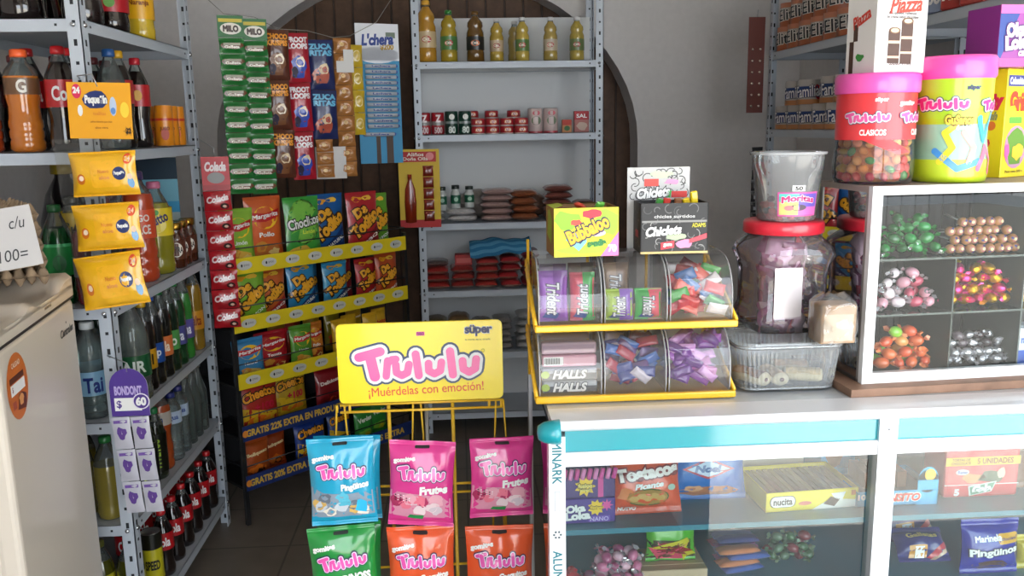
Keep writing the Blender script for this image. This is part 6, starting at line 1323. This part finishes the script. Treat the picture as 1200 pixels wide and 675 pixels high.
for lv in range(5):
    for i in range(15):
        a_ = 2*PI*i/15+lv*.2; rr = .057
        if math.sin(a_) > .75: continue
        gi = R.choice([1, 2, 5, 5, 2, 1]) if lv == 0 else R.choice([0, 0, 3, 4, 6, 0, 1, 2]); o = bpy.data.objects.new('gummy_candy', gm[gi]); COL.objects.link(o)
        o.location = (t.location.x+rr*math.cos(a_), 1.6+rr*math.sin(a_), ZC_+.012+lv*.0155+R.uniform(0, .003)); o.rotation_euler = (R.uniform(-1.5, 1.5), R.uniform(-1.5, 1.5), 0)
        tag(o, '%s sugared gummy in the pink lidded clear jar, %s layer' % (['orange', 'red', 'green', 'yellow', 'salmon', 'crimson', 'pale orange'][gi], NTH[lv]), 'candy', 'gummies in the pink lidded jar')
MB().lathe([(0, .004), (.048, .004), (.048, .072), (.03, .08), (0, .082)], pm('d8803a', .6, 0, 0, .8, 60, .4, .3), 20).build('gummy_filling', t)
jy = at(1108, 200, 1.6); h = at(1108, 88, 1.54).z-ZC_; R0 = .069
t = thing('gummy_jar', 'waisted jar with lime green worm label and pink lid on the case', 'jar', (jy.x+.004, 1.603, ZC_), 0)
pr = [(0, .001), (R0*.96, .001), (R0, .012), (R0, h*.22), (R0*.93, h*.4), (R0*.93, h*.55), (R0, h*.72), (R0, h*.95)]
def wr(y):
    for (r0_, z0_), (r1_, z1_) in zip(pr[1:-1], pr[2:]):
        if z0_ <= y <= z1_: return r0_+(r1_-r0_)*(y-z0_)/(z1_-z0_)
    return R0
MB().lathe(pr, pm('6a9a3c', .3, 0, .6), 44, mats=[pm('b8d024', .35, 0, .6)]*3+[pm('8ab8a0', .3, 0, .6)]*2+[pm('a8c81c', .3, 0, .6)]*2).build('jar_body', t)
MB().lathe([(R0*.97, h*.95), (R0*1.06, h), (R0*1.06, h+.03), (R0*1.0, h+.036), (0, h+.036)], pm('ec4fa8', .35, 0, .5), 44).build('screw_lid', t)
a = Art().rect(-.1, h*.6, .1, h*.97, pm('a2cc1e', .35, 0, .5), 1)
bubble(a, -.055, h*.74, .1, [NAVY, WHT, pm('d83a90', .4)], 3, hs=.85); bubble(a, .06, h*.72, .09, [NAVY, WHT, pm('d83a90', .4)], 3, hs=.85)
a.text('süper', .0, h*.88, .024, .01, pm('1c2258', .4), 3, .05).fat('GuSanos', -.02, h*.59, .05, .016, [pm('5a2a1c', .4), pm('f0d040', .4)], 5, .05, .06).text('ácidos', -.01, h*.52, .03, .008, WHT, 5, .05)
for pts, c in (([(-.05, .03), (-.03, .05), (-.045, .07), (-.02, .085)], 'e0d028'), ([(-.06, .045), (-.02, .02), (.02, .03)], '3a8ad0'), ([(.02, .09), (.035, .06), (.055, .085), (.06, .11)], '3aa8e0'), ([(.02, .02), (.04, .05), (.06, .03), (.055, .015)], 'e06a8a'), ([(-.01, .07), (.01, .05), (.0, .03)], 'e8908a')):
    for i in range(25):
        f_ = i/24*(len(pts)-1); k = min(len(pts)-2, int(f_)); q = f_-k; a.ell(pts[k][0]*(1-q)+pts[k+1][0]*q, (pts[k][1]*(1-q)+pts[k+1][1]*q)*h/.15, .006, .006, pm(c, .35, 0, .4), 2, 10)
def wc_(x, y, l):
    r = wr(y)+EPS*l; return (r*math.cos(-PI/2+x/R0), r*math.sin(-PI/2+x/R0), y)
MB().put(a, wc_, .012).build('printed_label', t)
# tall white wafer box on the first jar
p = at(1036, 80, 1.6); zb = ZC_+(at(1023, 106, 1.53).z-ZC_)+.0325; w = .112; h = .2
a = Art()
for cx_2, cy_2, hh in ((-.016, .046, .058), (.012, .054, .076)):
    a.rect(cx_2-.013, cy_2-hh/2, cx_2+.013, cy_2+hh/2, pm('4a3228', .5), 1).ell(cx_2, cy_2+hh/2, .013, .006, pm('6a4a38', .5), 2).ell(cx_2, cy_2+hh/2, .009, .004, pm('d8c8a0', .5), 3).rect(cx_2-.013, cy_2+.006, cx_2+.013, cy_2+.011, pm('d8b8a0', .5), 2).rect(cx_2-.013, cy_2-.02, cx_2+.013, cy_2-.016, pm('d8b8a0', .5), 2)
a.text('Piazza', .006, .121, .07, .026, pm('c83a28', .5), 2, .03, .4, rot=.08).text('Barquillos rellenos', -.0, .105, .06, .006, pm('3a3030', .5), 2).text('de crema sabor chocolate', -.0, .099, .07, .005, pm('3a3030', .5), 2).text('wafer rolls', .0, .016, .05, .005, pm('5a5048', .5), 1)
sd = Art().text('Piazza', 0, .1, .05, .02, pm('c83a28', .5), 2, .03, .4, rot=.4).rect(-.03, .0, -.018, .06, pm('4a3228', .5), 1).blob(.0, .03, .01, .007, pm('3a8a3a', .5), 2, seed=2).rect(-.02, .06, -.008, .09, pm('4a3228', .5), 1)
t = thing('wafer_box', 'tall white wafer box with red script standing on the gummy jar', 'box', (p.x+.005, 1.61, zb), .24)
MB().box((0, 0, h/2), (w, .08, h), pm('e8e6e2', .4, 0, .2), b=.001).put(a, lambda x, y, l: (x, -.04-EPS*l, y), smooth=False).put(sd, lambda x, y, l: (-w/2-EPS*l, -x, y), smooth=False).build('carton', t)
# yellow gummy box and purple box above it at the right
e = at(1172, 200, 1.65); rz = .5; c, s = math.cos(rz), math.sin(rz); w, d, h = .16, .09, at(1172, 80, 1.65).z-ZC_
ctr = Vector((e.x, 1.65, 0))+Vector((c*w/2, s*w/2, 0))+Vector((-s*d/2, c*d/2, 0))
t = thing('gummy_box', 'yellow gummy candy box at the right end of the case top', 'box', (ctr.x, ctr.y, ZC_), rz)
a = Art().text('Grissly', -w*.1, h*.68, w*.6, h*.2, pm('d83a20', .4), 2, .08).rect(-w*.48, h*.84, -w*.1, h*.94, pm('2a3a8a', .4), 1).text('Colombina', -w*.28, h*.89, w*.34, h*.06, WHT, 2, .05).rrect(-w*.4, h*.5, -w*.1, h*.56, .004, pm('5aa03a', .4), 1).ell(-w*.2, h*.28, w*.26, h*.2, pm('b888a8', .4), 1).blob(-w*.2, h*.28, w*.2, h*.15, pm('5a8a2c', .4), 2, seed=5).blob(-w*.16, h*.24, w*.12, h*.08, pm('e0b828', .4), 3, seed=6).blob(-w*.4, h*.24, w*.06, h*.08, pm('d858a0', .4), 3, seed=7).text('Peso neto 500 g', -w*.2, h*.05, w*.4, h*.03, pm('5a4a10', .4), 2)
sd = Art().text('Grissly', 0, h*.7, d*.85, h*.13, pm('d82a50', .4), 2, .08).text('splash', .01, h*.56, d*.45, h*.09, pm('8a8a60', .4), 2, .06, .3).ell(.02, h*.48, .009, .009, pm('d87030', .4), 2).blob(-.01, h*.3, .026, .03, pm('4a7a28', .4), 1, seed=4).blob(.0, h*.32, .018, .012, pm('d83a50', .4), 2, seed=6).blob(-.005, h*.22, .016, .014, pm('e0a828', .4), 2, seed=8)
MB().box((0, 0, h/2), (w, d, h), pm('ecd41e', .4, 0, .2), b=.001).put(a, lambda x, y, l: (x, -d/2-EPS*l, y), smooth=False).put(sd, lambda x, y, l: (-w/2-EPS*l, -x, y), smooth=False).build('carton', t)
h2 = at(1172, 5, 1.62).z-at(1172, 78, 1.62).z; e2 = at(1158, 60, 1.62)
ctr2 = Vector((e2.x, 1.59, 0))+Vector((w*.5, .0, 0))+Vector((0, d*.5, 0))
t = thing('candy_box', 'purple and pink candy box lying on the yellow gummy box', 'box', (ctr2.x+.01, ctr2.y+.035, ZC_+h+.0005), .12)
a = Art().poly([(-w*.5, 0), (-w*.2, h2), (-w*.5, h2)], pm('1c3a8a', .4), 1).rect(-w*.5, h2*.86, w*.5, h2, pm('d85aa0', .4), 2).fat('Oka', -w*.28, h2*.6, w*.24, h2*.2, [pm('4a1c6a', .4), pm('e8d0e0', .4)], 3, .07, .07, rot=.1).fat('Loka', -w*.24, h2*.4, w*.32, h2*.2, [pm('4a1c6a', .4), pm('e8d0e0', .4)], 3, .07, .07, rot=.1).text('cereza', -w*.1, h2*.22, w*.24, h2*.08, WHT, 3, .04, .2).rect(-w*.5, 0, w*.5, h2*.14, pm('b04a90', .4), 2)
MB().box((0, 0, h2/2), (w, d, h2), pm('8a2a8a', .4, 0, .2), b=.001).put(a, lambda x, y, l: (x, -d/2-EPS*l, y), smooth=False).build('carton', t)

# ---------------------------------------------------------------- wire stand with sign and hanging sweets pouches
SY = 1.75
def sp_(px, py, Y=SY): return at(px, py, Y)
A_, B_ = sp_(393, 380), sp_(590, 466); w, h = B_.x-A_.x, A_.z-B_.z; cz = (A_.z+B_.z)/2; cx = (A_.x+B_.x)/2
t = thing('sweets_wire_stand', 'yellow wire stand with a yellow sign beside the counter', 'display stand', (cx, SY, 0))
WR = pm('e0b42c', .4, 0, .3)
sg = Art().rrect(-w/2+.001, -h/2+.001, w/2-.001, h/2-.001, .012, pm('f2da0c', .35, 0, .4), 1)
s_ = w/1085; bubble(sg, (583-600)*s_, (280-290)*s_*1.0+.0, 880*s_, [NAVY, WHT, pm('ee5aa2', .35, 0, .3)], 2, rot=.0)
sg.text('¡Muérdelas con emoción!', .01, -h*.36, w*.7, h*.14, pm('e0562c', .4), 2, .01, 0, rot=.03)
sg.fat('süper', w*.355, h*.375, w*.16, h*.13, [WHT, pm('1c2258', .4)], 2, .04, .05).text('la magia de lo simple', w*.35, h*.26, w*.15, h*.025, pm('6a6a30', .4), 2)
sg.rect(-w*.02, h*.33, w*.03, h*.38, pm('e058a0', .4), 2).text('neo', w*.005, h*.355, w*.04, h*.035, pm('8a2a6a', .4), 3, .04).ell(w*.38, h*.12, .004, .004, pm('8a8430', .4), 2).ell(w*.38, h*.12, .003, .003, pm('f2da0c', .4), 3)
MB().box((0, 0, cz), (w-.024, .005, h), pm('f2da0c', .35)).box((0, 0, cz), (w, .005, h-.024), pm('f2da0c', .35)).lathe([(0, -.0025), (.012, -.0025), (.012, .0025), (0, .0025)], pm('f2da0c', .35), 24, Matrix.Translation((w/2-.012, 0, cz+h/2-.012)) @ Matrix.Rotation(PI/2, 4, 'X'), smooth=False).lathe([(0, -.0025), (.012, -.0025), (.012, .0025), (0, .0025)], pm('f2da0c', .35), 24, Matrix.Translation((w/2-.012, 0, cz-h/2+.012)) @ Matrix.Rotation(PI/2, 4, 'X'), smooth=False).lathe([(0, -.0025), (.012, -.0025), (.012, .0025), (0, .0025)], pm('f2da0c', .35), 24, Matrix.Translation((-w/2+.012, 0, cz+h/2-.012)) @ Matrix.Rotation(PI/2, 4, 'X'), smooth=False).lathe([(0, -.0025), (.012, -.0025), (.012, .0025), (0, .0025)], pm('f2da0c', .35), 24, Matrix.Translation((-w/2+.012, 0, cz-h/2+.012)) @ Matrix.Rotation(PI/2, 4, 'X'), smooth=False).put(sg, lambda x, y, l: (x, -.003-EPS*l, y+cz), smooth=False).build('sign_board', t)
zt_ = B_.z-.004
def lx(px, py=500): return sp_(px, py).x-cx
fm = MB().tube([(-w/2, 0, zt_), (w/2, 0, zt_)], .003, WR).tube([(-w/2, 0, zt_-.016), (w/2, 0, zt_-.016)], .003, WR)
for px in (396, 411, 574, 588): fm.tube([(lx(px), 0, zt_), (lx(px), 0, zt_-.016)], .003, WR)
for x in (lx(456), lx(531)): fm.tube([(x, .01, zt_), (x, .01, .02)], .004, WR)
for z in (sp_(500, 570).z, sp_(500, 580).z, sp_(500, 665).z, .45, .2): fm.tube([(-w/2, .01, z), (w/2, .01, z)], .003, WR)
fm.tube([(-w/2, .01, sp_(500, 570).z), (-w/2, .01, .2)], .003, WR).tube([(w/2, .01, sp_(500, 570).z), (w/2, .01, .2)], .003, WR)
fm.tube([(-w/2, -.14, .02), (w/2, -.14, .02), (w/2, .16, .02), (-w/2, .16, .02), (-w/2, -.14, .02)], .006, WR).tube([(lx(456), .01, .02), (lx(531), .01, .02)], .004, WR)
fm.build('wire_frame', t)
MB().tube([(lx(500), .02, zt_), (lx(500), .02, .01)], .0045, pm('b8bcc0', .3, .9)).build('chrome_pole', t)
def a_pouch(kind):
    def f(w, h):
        a = Art(); a.text('gomitas', -w*.27, h*.8, w*.34, h*.06, [Wt, Wt, Wt, Wt][0], 3, .06, .1, rot=.18); bubble(a, 0, h*.655, w*.8, [foil('3a2458'), foil('f4e8f4'), foil('ea58b0')], 3, rot=-.02 if kind != 'DINOSS' else .1, hs=1.15, grow=(30, 14, 0))
        R = random.Random(len(kind))
        if kind == 'Pingüinos':
            a.poly([(-w*.49, h*.48), (-w*.3, h*.42), (0, h*.4), (w*.47, h*.4), (w*.47, h*.12), (-w*.49, h*.12)], foil('8a98a8'), 1)
            for k in range(10): a.blob(R.uniform(-.38, .38)*w, R.uniform(.17, .38)*h, w*.1, h*.06, foil(['c8d0d8', '6a7480', 'd8b060', 'e8e0d0', '58b8d0'][k % 5]), 2, seed=k)
            a.blob(w*.28, h*.24, w*.1, h*.08, foil('30b8e8'), 3, seed=3)
        elif kind == 'Frutas':
            a.poly([(-w*.49, h*.44), (0, h*.42), (w*.47, h*.36), (w*.47, h*.12), (-w*.49, h*.14)], foil('d890a8'), 1)
            for k in range(11): a.blob(R.uniform(-.38, .4)*w, R.uniform(.16, .4)*h, w*.1, h*.065, foil(['e8a8b8', 'f0d8dc', 'b03060', 'e87890', 'd8c8d0'][k % 5]), 2, seed=k)
            for k in range(16): a.ell(-w*.4+(k % 6)*w*.045, h*.34+(k//6)*h*.03, w*.012, w*.012, foil(['2a1420', 'f4e8ec'][k % 2]), 3, 6)
            a.poly([(-w*.2, h*.13), (w*.04, h*.11), (w*.06, h*.16), (-w*.16, h*.17)], foil('2a8a4a'), 3)
        elif kind == 'DINOSS':
            for k in range(9): a.blob(-w*.3+k*w*.08, R.uniform(.2, .36)*h, w*.07, h*.08, foil(['3a8ac8', 'e0b83a', '5ab04a', 'd86a3a', 'c8c8b8'][k % 5]), 2, seed=k)
        else:
            for k in range(9): a.blob(-w*.3+k*w*.08, R.uniform(.16, .38)*h, w*.07, h*.06, foil(['e8d8b8', 'c88a4a', '5a8a3a', 'f0e8d8', 'a85a2a'][k % 5]), 2, seed=k)
            a.star(-w*.34, h*.42, w*.02, w*.05, 6, foil('f4ece0'), 3)
        a.text(kind, w*.2, h*.475, w*.42, h*.085, Wt, 5, .06, .1, rot=.08)
        return a.rrect(-w*.11, h*.93, w*.11, h*.955, h*.01, pm('2a2a2a', .6), 3)
    return f
def pouch(px0, px1, py0, py1, col, kind, label, y, rz=0, ry=0, seed=0):
    A, B = at(px0, py0, y), at(px1, py1, y); w, h = B.x-A.x, A.z-B.z; w *= 1.03
    return bag('sweets_pouch', label, w, h, .04, foil(col, .28, .35, 30), a_pouch(kind)(w, h), ((A.x+B.x)/2, y, B.z), (0, ry, rz), seed=seed, seal=.009, cat='pouch', nu=18, nv=24)
def hook(px, py, y):
    x = lx(px, py); z = sp_(px, py).z
    MB().tube([(x-.008, .0, zt_ if py < 560 else sp_(500, 570).z), (x-.012, -.004, z+.02), (x-.013, y-SY-.004, z), (x+.013, y-SY-.004, z), (x+.012, -.004, z+.02), (x+.008, .0, zt_ if py < 560 else sp_(500, 570).z)], .0022, WR, 6).build('hook', t)
FY = SY-.08
row = [(361, 442, 514, 612, '1f9fc4', 'Pingüinos', 'blue sweets pouch hanging at the left of the upper row'), (451, 530, 518, 614, 'd8388c', 'Frutas', 'magenta sweets pouch hanging in the middle of the upper row'), (549, 624, 514, 603, 'd8388c', 'Frutas', 'magenta sweets pouch hanging at the right of the upper row'),
       (364, 446, 618, 718, '1a8a3a', 'DINOSS', 'green sweets pouch at the left of the lower row'), (454, 534, 618, 716, 'e4582a', 'Casquitos', 'orange sweets pouch in the middle of the lower row'), (545, 624, 617, 715, 'e4582a', 'Casquitos', 'orange sweets pouch at the right of the lower row')]
for i, (x0, x1, y0, y1, c, k, lb) in enumerate(row):
    hook((x0+x1)/2, y0+7, FY); pouch(x0, x1, y0, y1, c, k, lb, FY, [.05, -.06, .1, .04, 0, 0][i], [-.01, .06, .02, -.03, 0, .01][i], 60+i)
pouch(366, 447, 512, 606, '1f9fc4', 'Pingüinos', 'second blue sweets pouch hanging behind the front blue one', SY-.033, .0, .02, 81)
pouch(370, 448, 612, 714, '1a8a3a', 'DINOSS', 'second green sweets pouch hanging behind the front green one', SY-.033, .0, .02, 82)
